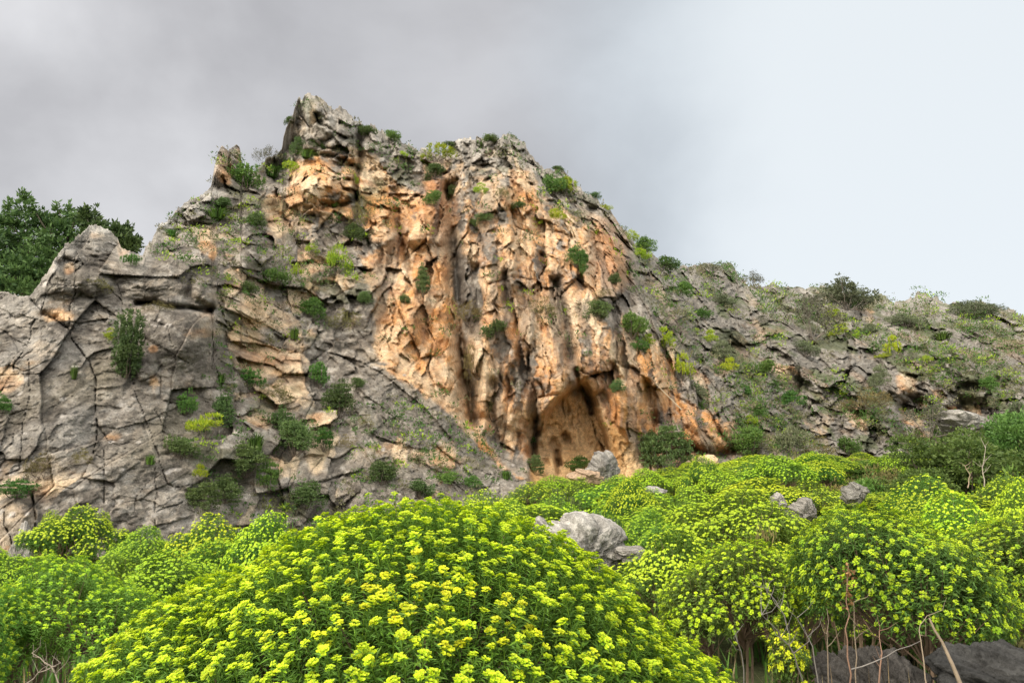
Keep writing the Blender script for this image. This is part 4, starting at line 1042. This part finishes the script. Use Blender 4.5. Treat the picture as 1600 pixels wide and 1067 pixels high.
boulder('boulder', 1500, 655, 43.0, 80, 32, 27, (0.25, 0.235, 0.21), 'whitish streaked rock jutting out at the foot of the right ridge')
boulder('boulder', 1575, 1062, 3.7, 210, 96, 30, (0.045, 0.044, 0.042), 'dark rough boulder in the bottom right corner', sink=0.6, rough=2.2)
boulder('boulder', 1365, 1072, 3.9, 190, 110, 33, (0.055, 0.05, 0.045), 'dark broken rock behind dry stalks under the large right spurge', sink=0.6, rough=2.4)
boulder('boulder', 1105, 728, 30.0, 46, 36, 36, (0.50, 0.36, 0.22), 'tan block fallen under the low overhang right of the cave')
boulder('boulder', 30, 852, 14.0, 46, 70, 39, (0.30, 0.28, 0.25), 'tall grey block at the foot of the left wall', sink=0.5)

# ------------------------------------------------------------------ shrubs growing out of the rock: (px, py of the middle, width px, height px, kind)
ROCK_PLANTS = [(200, 548, 60, 92, 'D'), (172, 525, 24, 18, 'y'), (150, 447, 46, 24, 'o'), (205, 408, 28, 18, 'g'), (388, 452, 30, 22, 'd'), (70, 728, 44, 36, 'o'), (28, 765, 52, 26, 'g'), (5, 632, 28, 32, 'g'), (115, 580, 18, 26, 't'), (130, 712, 24, 22, 'o'),
 (290, 628, 32, 36, 'g'), (350, 640, 38, 42, 'd'), (322, 668, 46, 36, 'y'), (285, 700, 48, 32, 'd'), (318, 778, 46, 46, 'd'), (352, 765, 42, 38, 'd'), (385, 720, 58, 48, 'd'), (312, 740, 22, 22, 'y'), (390, 595, 46, 32, 'g'), (236, 718, 24, 18, 't'), (250, 480, 36, 18, 'o'),
 (440, 660, 38, 42, 'd'), (462, 685, 62, 52, 'd'), (500, 590, 40, 36, 'g'), (530, 625, 48, 52, 'd'), (437, 612, 42, 32, 'o'), (480, 775, 48, 38, 'd'), (418, 622, 20, 12, 'y'), (400, 690, 40, 34, 't'), (540, 690, 26, 20, 'o'), (597, 738, 38, 34, 'd'), (655, 765, 40, 26, 'd'), (505, 690, 34, 32, 'g'), (420, 745, 32, 42, 'g'),
 (430, 430, 42, 26, 'g'), (490, 487, 46, 32, 'g'), (555, 370, 46, 32, 'd'), (530, 410, 42, 42, 'y'), (570, 467, 26, 24, 'd'), (535, 500, 42, 32, 'o'), (487, 392, 24, 16, 'y'), (463, 425, 22, 16, 'y'), (340, 335, 48, 20, 't'), (348, 322, 32, 22, 'd'), (400, 345, 32, 28, 'd'), (385, 278, 54, 40, 'g'), (425, 268, 40, 24, 't'), (455, 262, 28, 16, 'y'), (418, 242, 36, 28, 's'), (452, 188, 16, 16, 'd'),
 (465, 230, 22, 32, 'd'), (490, 230, 38, 26, 'd'), (480, 242, 34, 16, 't'), (575, 206, 32, 16, 'd'), (612, 214, 30, 18, 'g'), (565, 330, 34, 50, 'o'), (552, 283, 16, 20, 'y'), (628, 244, 18, 14, 'y'), (683, 243, 62, 24, 'y'), (680, 270, 38, 24, 'd'), (678, 312, 32, 24, 'g'), (752, 298, 26, 18, 'y'), (708, 300, 20, 22, 'd'), (765, 222, 38, 18, 'd'), (785, 302, 20, 24, 'o'),
 (810, 322, 28, 16, 'd'), (755, 345, 36, 16, 'd'), (862, 288, 44, 38, 'g'), (885, 295, 42, 26, 'y'), (868, 340, 30, 26, 'y'), (898, 398, 32, 36, 'g'), (910, 415, 20, 40, 'g'), (660, 440, 22, 52, 'd'), (632, 468, 18, 16, 'd'), (935, 487, 42, 32, 'd'), (985, 510, 52, 38, 'g'), (1000, 540, 30, 20, 'g'), (1012, 535, 22, 20, 'y'), (1037, 537, 40, 38, 'y'), (1066, 577, 38, 36, 'y'),
 (965, 605, 24, 22, 'd'), (850, 480, 38, 32, 'o'), (735, 490, 42, 40, 'o'), (775, 515, 42, 26, 'd'), (770, 630, 30, 50, 'o'), (745, 560, 36, 60, 'o'), (835, 727, 24, 32, 'd'), (905, 728, 36, 26, 'g'), (960, 437, 20, 20, 'd'), (940, 460, 30, 14, 'o'), (945, 328, 24, 16, 'y'), (985, 372, 28, 18, 'y'), (1005, 388, 38, 28, 'g'), (1003, 400, 24, 20, 'y'), (1040, 412, 44, 22, 'g'), (1068, 457, 32, 26, 'g'),
 (1108, 422, 50, 20, 's'), (1178, 438, 40, 24, 's'), (1265, 492, 78, 72, 's'), (1318, 462, 86, 44, 'q'), (1285, 468, 40, 22, 's'), (1338, 466, 50, 24, 'q'), (1515, 484, 60, 26, 'q'), (1545, 486, 40, 18, 'q'), (1300, 495, 38, 16, 'y'), (1310, 520, 28, 24, 'y'), (1338, 524, 16, 12, 'y'), (1395, 545, 28, 32, 'y'), (1378, 558, 22, 10, 'y'), (1372, 592, 32, 40, 'q'), (1445, 562, 22, 10, 'y'), (1355, 515, 30, 16, 'q'), (1130, 555, 42, 40, 'q'), (1140, 575, 26, 24, 'y'),
 (1200, 575, 32, 22, 'g'), (1255, 545, 42, 22, 'q'), (1235, 625, 32, 22, 'g'), (1170, 690, 62, 40, 'g'), (1230, 690, 54, 40, 'q'), (1185, 645, 26, 20, 'g'), (1410, 503, 52, 18, 'q'), (1470, 525, 40, 16, 't'), (1545, 602, 32, 20, 'g'), (1350, 622, 62, 30, 'o'), (1450, 655, 74, 50, 's'), (1280, 700, 50, 34, 'o'), (1320, 700, 44, 30, 'g'), (1588, 640, 40, 24, 'q'), (1110, 530, 24, 22, 'y'), (1150, 535, 30, 18, 's'), (1095, 490, 30, 18, 'g'), (1240, 580, 34, 18, 's'), (1420, 560, 30, 20, 's'), (1160, 610, 28, 22, 'g'),
 (1040, 703, 66, 72, 'd'), (1015, 690, 26, 30, 'd'), (700, 745, 40, 22, 'g'), (740, 755, 30, 18, 'g'), (790, 740, 26, 16, 't'), (690, 730, 24, 20, 'o'), (1090, 612, 28, 22, 'q'), (1130, 470, 34, 20, 'q'), (1190, 500, 26, 16, 's'), (1170, 660, 24, 16, 'y'), (1215, 660, 22, 14, 'g'), (360, 440, 20, 16, 'o'), (270, 365, 30, 12, 't'), (395, 540, 22, 20, 'o'), (345, 590, 24, 18, 't'), (460, 520, 26, 22, 't'), (560, 600, 26, 18, 'd'), (575, 660, 22, 22, 'o'), (640, 560, 18, 12, 'o'), (520, 320, 24, 10, 't'), (700, 215, 18, 10, 'd'), (870, 265, 20, 10, 'd'), (930, 306, 20, 10, 'g')]
KIND = {'D': (TALL, 'shrub', 'tall dark green shrub'), 'q': (GREYGREEN, 'shrub', 'grey-green shrub'), 'd': (DARK, 'shrub', 'dark green leafy shrub'), 'g': (GREEN, 'shrub', 'mid-green bushy shrub'), 'y': (TUFTY, 'shrub', 'yellow-green spurge'), 'o': (OLIVE, 'shrub', 'olive-brown dry shrub'), 's': (TWIGGY, 'shrub', 'grey twiggy shrub'), 't': (TUFT, 'grass tuft', 'green grass tuft')}
NM = {'D': 'leafy_shrub', 'q': 'leafy_shrub', 'd': 'leafy_shrub', 'g': 'bushy_shrub', 'y': 'spurge', 'o': 'dry_shrub', 's': 'twiggy_shrub', 't': 'grass_tuft'}
for i, (px, py, wp_, hp_, k) in enumerate(ROCK_PLANTS):
    protos, cat, what = KIND[k]
    pr = protos[i % len(protos)]
    f = surf(px, py + hp_ * 0.42)
    w, h = wp_ / F * f.y * 1.12, hp_ / F * f.y * 1.18
    size = 'large' if wp_ * hp_ > 2600 else ('small' if wp_ * hp_ < 700 else 'medium')
    place(pr, NM[k], (f.x, f.y - 0.12 * w, f.z - 0.05 * h), w, h, cat, words_for(size + ' ' + what, px, py), 'plants growing on the rock', as_parts=(wp_ * hp_ > 900))

# thin growth that covers the hillside and the ledges: nobody could count it
mb = MB()
n_c = 0
for reg, cnt, seed in ((R_hill, 1900, 1), (R_rub, 650, 2), (R_slab, 160, 4), (R_flute * (1 - R_cave), 130, 5)):
    r = np.random.default_rng(900 + seed)
    tries = 0
    while cnt > 0 and tries < 40000:
        tries += 1
        ci = r.integers(70, ncol - 70); ri = r.integers(10, NT - 3)
        if r.random() > reg[ci, ri]: continue
        if fbm(np.array([U[ci, ri] * 0.35]), np.array([V[ci, ri] * 0.35]), 97, 2)[0] < r.uniform(-0.5, 0.35): continue
        p = np.array([XC[ci, ri], YC[ci, ri], ZC[ci, ri]]); s = p[1] / 40 * r.uniform(0.18, 0.5)
        t = r.random(); hue = (np.array([0.05, 0.10, 0.025]), np.array([0.10, 0.17, 0.03])) if t < 0.5 else ((np.array([0.20, 0.30, 0.02]), np.array([0.34, 0.42, 0.03])) if t < 0.62 else (np.array([0.12, 0.115, 0.06]), np.array([0.19, 0.175, 0.09])))
        leaf_cloud(mb, [(p[0], p[1] - 0.1 * s, p[2] + 0.25 * s, s, s * 0.8, s * 0.55)], 42, 0.26 * s + 0.03, 0.10 * s + 0.012, hue[0], hue[1], 0.6, 0.3)
        cnt -= 1
growth = link('undergrowth', mb.mesh('undergrowth', False), M_LEAF)
tag(growth, 'thin green and olive growth spread over the ledges of the ridge and crag', 'undergrowth', kind='stuff')

# ------------------------------------------------------------------ the carob trees behind the left wall
def tree(loc, lobes, n, label, seed):
    t = link('carob_tree', None, loc=loc)
    tag(t, label, 'tree')
    mb = MB(); leaf_cloud(mb, lobes, n, 0.20, 0.085, np.array([0.042, 0.085, 0.028]), np.array([0.105, 0.175, 0.05]), 0.25, 0.35)
    leaf_cloud(mb, [l for l in lobes if l[3] <= 0.5], n // 7, 0.15, 0.07, np.array([0.05, 0.10, 0.03]), np.array([0.11, 0.18, 0.05]), 0.6, 0.1)
    link('crown', mb.mesh('crown', False), M_LEAF, t)
    wm = MB(); lo = [l for l in lobes if l[3] > 0.5]
    wm.tube([(0, 0, -1), (0.05, 0.05, 0.6), (0.1, 0, 1.4)], [0.26, 0.22, 0.18], np.array([0.12, 0.095, 0.075]), 8)
    for l in lo:
        c = np.array(l[:3]); wm.tube([(0.08, 0, 1.2), c * 0.5 + np.array([0, 0, 0.6]), c], [0.13, 0.09, 0.04], np.array([0.12, 0.095, 0.075]), 6)
    for l in lobes:
        if l[3] <= 0.5:
            c = np.array(l[:3]); b = np.array(min(lo, key=lambda m: np.linalg.norm(np.array(m[:3]) - c))[:3]); wm.tube([b, (b + c) / 2, c + [0, 0, l[5] * 0.6]], [0.05, 0.035, 0.012], np.array([0.12, 0.10, 0.07]), 4)
    link('trunk', wm.mesh('trunk'), M_WOOD, t)
def tree_lobes(root, Y, big, spikes):
    out = []
    for px, py, rx, rz in big:
        x, y, z = unproject(px, py, Y + random.uniform(-0.8, 0.8)); out.append((float(x) - root[0], float(y) - root[1], float(z) - root[2], rx / F * Y, rx / F * Y * 0.9, rz / F * Y))
    for px, py, rx, rz in spikes:
        x, y, z = unproject(px, py, Y + random.uniform(-0.6, 0.6)); out.append((float(x) - root[0], float(y) - root[1], float(z) - root[2], rx / F * Y, rx / F * Y, rz / F * Y))
    return out
TY = 27.5
tx, ty, tz = [float(v) for v in unproject(40, 470, TY)]
r0 = (tx, ty, tz - 1.0)
tree(r0, tree_lobes(r0, TY, [(30, 455, 60, 34), (75, 448, 40, 30), (0, 395, 46, 52), (45, 372, 40, 40), (85, 372, 38, 36), (20, 430, 44, 36), (65, 420, 46, 40), (-40, 400, 50, 60), (112, 362, 30, 26), (95, 400, 34, 30)],
    [(12, 330, 7, 20), (37, 318, 8, 22), (47, 328, 7, 18), (58, 338, 8, 16), (88, 336, 7, 20), (108, 338, 8, 20), (-18, 335, 8, 20), (70, 346, 9, 12), (25, 345, 10, 14), (118, 340, 6, 12), (2, 350, 10, 16)]), 15000, 'broad dark green carob tree with upright shoots behind the left wall', 1)
tx, ty, tz = [float(v) for v in unproject(170, 460, TY - 1)]
r0 = (tx, ty, tz - 0.6)
tree(r0, tree_lobes(r0, TY - 1, [(150, 372, 24, 24), (178, 378, 24, 22), (200, 388, 16, 14), (160, 400, 30, 28)], [(130, 336, 7, 16), (147, 340, 6, 16), (137, 350, 9, 12), (157, 352, 8, 10), (178, 360, 8, 12), (199, 358, 5, 10), (186, 366, 8, 8), (210, 378, 6, 8)]), 6500, 'smaller carob tree showing right of the white-topped crest of the left wall', 2)

# ------------------------------------------------------------------ spurges and bushes on the ground
# the foot of the rock for every column of the picture
foot_y = np.empty(len(pc))
GZc = ground_z(XC, YC)
for c in range(len(pc)):
    ab = np.nonzero(ZC[c] > GZc[c])[0]; foot_y[c] = YC[c, ab[0]] if len(ab) else 30
def ground_plant(px, top, wpx, Y, protos, i, name, cat, what, group, full_h=None, label=None, lift=0.0):
    x, y, zt = [float(v) for v in unproject(px, top, Y)]
    g = float(ground_z(x, y)); h = max(0.45, zt - g)
    w = wpx / F * Y
    if full_h: h = full_h; g = zt - h
    return place(protos[i % len(protos)], name, (x, y, g), w, h, cat, label or words_for(what, px, top + 0.4 * h / Y * F), group)
GS = 'spurges on the ground below the crag'
taken = []
NEAR = [(105, 866, 320, 5.9, NEAR_SPURGE, 0, 'wide dull yellow-green spurge at the left edge, beside the front cushion'), (-60, 880, 240, 5.4, NEAR_SPURGE, 1, None),
 (1395, 786, 320, 4.7, BARE, 0, 'large domed yellow-green spurge above the dry stalks at the right'), (1610, 805, 260, 5.6, BARE, 1, 'yellow-green spurge cut by the right edge, behind the large domed one'),
 (1135, 842, 220, 5.6, BARE, 1, 'bright yellow spurge just right of the front cushion'), (1225, 850, 170, 6.6, MID_SPURGE, 0, 'rounded bright yellow spurge left of the large domed one'), (1232, 975, 84, 4.1, BARE, 2, 'small separate spurge low beside the front cushion, under bare twigs'),
 (1050, 826, 200, 7.2, MID_SPURGE, 1, 'yellow spurge behind the right shoulder of the front cushion'), (1155, 765, 210, 10.0, MID_SPURGE, 2, 'wide green-yellow spurge mound in the middle of the right thicket'), (1310, 800, 120, 6.4, MID_SPURGE, 3, 'spurge rising behind the left side of the large domed one'),
 (1490, 770, 210, 8.0, MID_SPURGE, 4, None), (1590, 748, 130, 8.6, MID_SPURGE, 0, 'very yellow spurge at the right edge below the big bushes'), (1430, 775, 130, 9.0, MID_SPURGE, 1, None), (1010, 800, 130, 9.5, MID_SPURGE, 3, None), (985, 745, 100, 13.0, MID_SPURGE, 0, None),
 (130, 792, 150, 11.5, MID_SPURGE, 2, 'loose spurge with bare stems against the left wall'), (85, 800, 70, 11.8, MID_SPURGE, 1, 'small spurge against the left wall, left of the loose one'), (225, 826, 110, 10.5, MID_SPURGE, 3, 'rounded spurge at the foot of the left wall'), (335, 804, 170, 9.0, MID_SPURGE, 4, 'bright spurge at the wall foot behind the front cushion'),
 (420, 800, 150, 7.6, MID_SPURGE, 0, 'spurge touching the upper left side of the front cushion'), (270, 862, 200, 6.8, MID_SPURGE, 1, 'spurge behind the left shoulder of the front cushion'), (30, 870, 110, 9.0, MID_SPURGE, 2, None), (180, 868, 130, 8.2, MID_SPURGE, 3, None),
 (800, 782, 130, 11.0, MID_SPURGE, 1, None), (870, 775, 110, 12.0, GREEN_SPURGE, 0, None), (760, 770, 110, 13.0, GREEN_SPURGE, 1, None), (1100, 715, 80, 20.0, MID_SPURGE, 3, None), (868, 744, 100, 23.0, MID_SPURGE, 2, 'spurge at the lip of the cave, left of its boulder'), (908, 748, 80, 21.5, GREEN_SPURGE, 1, 'greenish spurge just below the round cave boulder'), (968, 742, 76, 22.0, MID_SPURGE, 4, 'bright spurge right below the round cave boulder'), (1010, 732, 90, 21.0, MID_SPURGE, 0, 'bright rounded spurge right of the cave mouth'), (835, 752, 100, 21.0, GREEN_SPURGE, 2, 'spurge at the left foot of the cave mouth'), (1215, 712, 120, 20.0, MID_SPURGE, 2, None)]
for px, top, wpx, Y, pr, i, lab in NEAR:
    ground_plant(px, top, wpx, Y, pr, i, 'spurge', 'shrub', 'yellow-green flowering spurge', GS, label=lab)
    x, y, _ = unproject(px, top, Y); taken.append((float(x), float(y), wpx / F * Y * 0.42))
# darker bushes between them
for px, top, wpx, Y, pr, i, nm, lab in [(895, 752, 92, 14.0, DARK, 1, 'leafy_shrub', 'rounded dark green bush behind the large angular boulder'), (1500, 654, 230, 21.0, BIGBUSH, 0, 'leafy_shrub', 'big round green bush in front of the white ridge rock'), (1605, 628, 200, 25.0, BIGBUSH, 1, 'leafy_shrub', 'tall green bush at the right edge below the ridge'),
    (1425, 722, 150, 20.0, BIGBUSH, 1, 'leafy_shrub', 'low olive green bush at the left foot of the big round bush'), (1560, 720, 120, 16.0, GREEN, 1, 'bushy_shrub', 'green bush in front of the tall right-edge bush'), (930, 790, 90, 11.0, GREEN, 0, 'bushy_shrub', 'soft green bush directly behind the large angular boulder'), (1300, 745, 90, 18.0, OLIVE, 1, 'dry_shrub', 'greyish olive bush left of the domed boulder'),
    (960, 810, 80, 10.2, GREEN, 2, 'bushy_shrub', 'grassy green bush right of the large angular boulder'), (40, 855, 120, 11.0, OLIVE, 0, 'dry_shrub', 'grey-green bush in the corner below the left wall'), (200, 850, 130, 12.6, OLIVE, 1, 'dry_shrub', 'dim olive bush in the shade of the left wall foot'), (1190, 800, 110, 8.4, OLIVE, 1, 'dry_shrub', 'brown woody bush under the wide spurge mound')]:
    ground_plant(px, top, wpx, Y, pr, i, nm, 'shrub', '', None, label=lab)
    x, y, _ = unproject(px, top, Y); taken.append((float(x), float(y), wpx / F * Y * 0.40))
r = np.random.default_rng(4242)
y = 6.6; auto = 0
while y < 46:
    sp = 1.16 + 0.022 * y
    x = -0.70 * y - 1
    while x < 0.70 * y + 2:
        qx, qy = x + r.uniform(-0.4, 0.4) * sp, y + r.uniform(-0.4, 0.4) * sp
        x += sp
        g = float(ground_z(qx, qy)); px, py = project((qx, qy, g + 0.9))
        fy_ = float(np.interp(px, pc, foot_y))
        if qy > fy_ - 0.7 or px < -120 or px > 1720: continue
        if px < 560 and qy > min(12.0, fy_ - 3.0): continue
        if 820 < px < 1000 and qy < 10.2: continue
        if any((qx - a) ** 2 + (qy - b) ** 2 < c * c for a, b, c in taken): continue
        if 800 < px < 960 and qy > 26.5: continue
        u_ = r.random(); i = int(r.integers(0, 99))
        if u_ < 0.62: pr, nm, what = MID_SPURGE, 'spurge', 'yellow-green flowering spurge'
        elif u_ < 0.82: pr, nm, what = GREEN_SPURGE, 'spurge', 'greener half-faded spurge'
        elif u_ < 0.92: pr, nm, what = GREEN, 'bushy_shrub', 'low mid-green bush'
        else: pr, nm, what = OLIVE, 'dry_shrub', 'low brown dry bush'
        hh = r.uniform(0.6, 1.6) * (0.8 + 0.010 * qy); ww = sp * r.uniform(0.85, 1.65)
        cap = float(unproject(px, np.interp(px, [0, 300, 560, 720, 800, 900, 1000, 1160, 1400, 1720], [845, 828, 805, 800, 772, 752, 735, 702, 702, 702]) + r.uniform(0, 14), qy)[2]) - g
        hh = min(hh, cap)
        if hh < 0.35: continue
        place(pr[i % len(pr)], nm, (qx, qy, g - 0.05), ww, hh, 'shrub', words_for(what, px, py), GS)
        auto += 1
    y += sp
print('ground plants', auto)

# grass between the shrubs
mb = MB(); r = np.random.default_rng(77)
n = 5200; yy = r.uniform(2.2, 34, n); xx = r.uniform(-0.75, 0.75, n) * (yy + 1.5)
zz = ground_z(xx, yy)
for k in range(6):
    a = r.uniform(0, 6.3, n); ln = r.uniform(0.12, 0.38, n) * (1 + yy / 60); le = r.uniform(0.1, 0.7, n); wd = 0.005 + 0.0009 * yy
    ox, oy = r.normal(size=n) * 0.05, r.normal(size=n) * 0.05
    p = np.stack([xx + ox, yy + oy, zz - 0.01], 1); dr = np.stack([np.cos(a), np.sin(a), 0 * a], 1); sd = np.stack([-np.sin(a), np.cos(a), 0 * a], 1) * wd[:, None]
    m = p + dr * (le * ln * 0.3)[:, None] + np.array([0, 0, 1]) * (ln * 0.6)[:, None]; e = p + dr * (le * ln)[:, None] + np.array([0, 0, 1]) * (ln * (1 - 0.3 * le))[:, None]
    t = r.random((n, 1)); dry = (r.random((n, 1)) < 0.3)
    c = np.where(dry, np.array([0.20, 0.155, 0.08]) * (0.6 + 0.6 * t), np.array([0.05, 0.12, 0.02]) * (1 - t) + np.array([0.12, 0.21, 0.035]) * t)
    v = np.stack([p - sd, p + sd, m + sd * 0.7, m - sd * 0.7, e], 1).reshape(-1, 3); i = np.arange(n)[:, None] * 5
    mb.add(v, q=i + np.array([0, 1, 2, 3]), t=i + np.array([3, 2, 4]), c=np.repeat(c, 5, 0))
tag(link('grass', mb.mesh('grass', False), M_LEAF), 'thin green and dry grass on the ground between the shrubs', 'grass', kind='stuff')

# ------------------------------------------------------------------ dry stalks and bare twigs
def stalk(pts, Y, rad, col, label, name='dry_stalk', cat='dry stalk', head=False, twigs=0, seed=0):
    r = np.random.default_rng(seed); P3 = []
    for k, (px, py) in enumerate(pts):
        x, y, z = unproject(px, py, Y + 0.05 * k * math.sin(seed)); P3.append([float(x), float(y), float(z)])
    base = np.array(P3[0]); P3 = np.array(P3) - base
    mb = MB(); fine = [P3[0]]
    for a, b in zip(P3[:-1], P3[1:]):
        for s in (0.33, 0.67, 1.0): fine.append(a + (b - a) * s + (r.normal(size=3) * 0.004 if s < 1 else 0))
    fine = np.array(fine); mb.tube(fine, np.linspace(rad, rad * 0.4, len(fine)), np.array(col), 6)
    ln = np.linalg.norm(P3[-1] - P3[0])
    for k in range(twigs):
        i = r.integers(len(fine) // 3, len(fine)); a = fine[i]; d = np.array([r.normal(), r.normal() * 0.6, r.uniform(0.3, 1.3)]); d /= np.linalg.norm(d); l = ln * r.uniform(0.12, 0.35)
        mb.tube([a, a + d * l * 0.5 + r.normal(size=3) * 0.01, a + d * l + np.array([0, 0, 0.02])], [rad * 0.5, rad * 0.35, rad * 0.15], np.array(col), 4)
    t = link(name, mb.mesh('stalk'), M_WOOD, loc=tuple(base))
    if head:
        hm = MB(); e = fine[-1]
        for k in range(70):
            s = r.random(); c = e + (fine[-4] - e) * s * 1.2 + r.normal(size=3) * 0.012
            d = r.normal(size=3); d /= np.linalg.norm(d); sd = np.cross(d, [0.3, 0.5, 0.8]); sd /= np.linalg.norm(sd)
            hm.add([c, c + d * 0.009 + sd * 0.006, c + d * 0.018, c + d * 0.009 - sd * 0.006], q=[[0, 1, 2, 3]], c=np.array([0.30, 0.14, 0.075]) * r.uniform(0.6, 1.3))
        link('seed_head', hm.mesh('seed_head', False), M_DRY, t)
    return tag(t, label, cat, 'dry stalks at the lower right')
TAN = (0.26, 0.20, 0.14); GREYW = (0.19, 0.17, 0.15); RED = (0.20, 0.115, 0.075)
stalk([(1505, 1080), (1480, 1020), (1452, 965)], 3.2, 0.009, TAN, 'thick pale dry stalk leaning across the dark corner boulder')
stalk([(1326, 1080), (1324, 1000), (1322, 940), (1326, 880)], 3.6, 0.004, RED, 'tall upright dry stalk with rusty seed head before the large spurge', head=True, seed=3)
stalk([(1338, 1080), (1336, 1000), (1334, 940)], 3.6, 0.003, TAN, 'thin straight stalk just right of the one with rusty head', twigs=3, seed=4)
stalk([(1295, 1075), (1293, 1010), (1292, 950)], 3.7, 0.003, TAN, 'short thin stalk left of the one with rusty head', twigs=2, seed=5)
stalk([(1280, 1080), (1270, 1010), (1245, 965)], 3.8, 0.003, GREYW, 'bent grey stalk leaning left toward the small separate spurge', twigs=4, seed=6)
stalk([(1372, 1080), (1378, 1020), (1374, 985)], 3.5, 0.004, RED, 'reddish forked stalk in front of the dark broken rock', twigs=5, seed=7)
stalk([(1330, 1045), (1385, 1025), (1440, 1000)], 3.4, 0.003, GREYW, 'long grey twig lying slantwise over the dark broken rock', seed=8)
stalk([(1450, 1080), (1440, 1010), (1436, 985), (1448, 962)], 3.45, 0.003, TAN, 'crooked thin stalk left of the thick leaning one', twigs=2, seed=9)
stalk([(1165, 1080), (1160, 1030), (1150, 990)], 3.5, 0.003, GREYW, 'grey stalk beside the right edge of the front cushion', twigs=4, seed=10)
stalk([(1260, 1080), (1240, 1020), (1215, 985), (1190, 960)], 4.0, 0.004, GREYW, 'bare arching branch above the small separate spurge', twigs=9, seed=11)
stalk([(1235, 1000), (1225, 960), (1205, 930), (1195, 918)], 4.4, 0.004, GREYW, 'pale bare twig under the rounded bright spurge', twigs=8, seed=12)
stalk([(1538, 760), (1535, 730), (1540, 700)], 14.0, 0.011, (0.28, 0.24, 0.19), 'bare pale sapling before the big round bush', name='bare_sapling', cat='sapling', twigs=8, seed=13)
stalk([(1512, 762), (1516, 742), (1508, 728)], 13.0, 0.010, (0.26, 0.19, 0.13), 'short leafless reddish sapling left of the pale one', name='bare_sapling', cat='sapling', twigs=5, seed=14)
stalk([(100, 1080), (80, 1040), (50, 1020)], 4.6, 0.005, (0.22, 0.18, 0.14), 'brown bare branch at the bottom left under the dull spurge', twigs=9, seed=15)
stalk([(30, 1080), (60, 1050), (95, 1035)], 4.5, 0.004, (0.24, 0.20, 0.16), 'thin bare twig at the bottom left corner', twigs=8, seed=16)
stalk([(1065, 640), (1030, 605), (1018, 590)], 31.0, 0.022, (0.45, 0.36, 0.25), 'pale dead trunk leaning on the rock right of the cave', name='dead_trunk', cat='dead tree', twigs=3, seed=17)
for k, (px, top, wpx, Y) in enumerate([(1310, 975, 150, 3.45), (1345, 985, 160, 3.4), (1285, 1005, 130, 3.5), (1410, 1000, 150, 3.4), (60, 1010, 240, 4.4), (150, 1015, 200, 4.2), (1190, 1000, 140, 3.9), (1470, 1010, 140, 3.35)]):
    ground_plant(px, top, wpx, Y, DRYTUFT, k, 'dry_grass_tuft', 'grass tuft', '', 'dry grass tufts in front', label=words_for('brown dry grass tuft', px, top + 30))
for k, (px, top, wpx, Y) in enumerate([(1185, 1020, 110, 3.7), (1240, 1025, 90, 3.8), (1130, 1030, 60, 3.3)]):
    ground_plant(px, top, wpx, Y, TUFT, k, 'grass_tuft', 'grass tuft', '', 'green grass tufts in front', label=words_for('deep green grass tuft', px, top + 30))
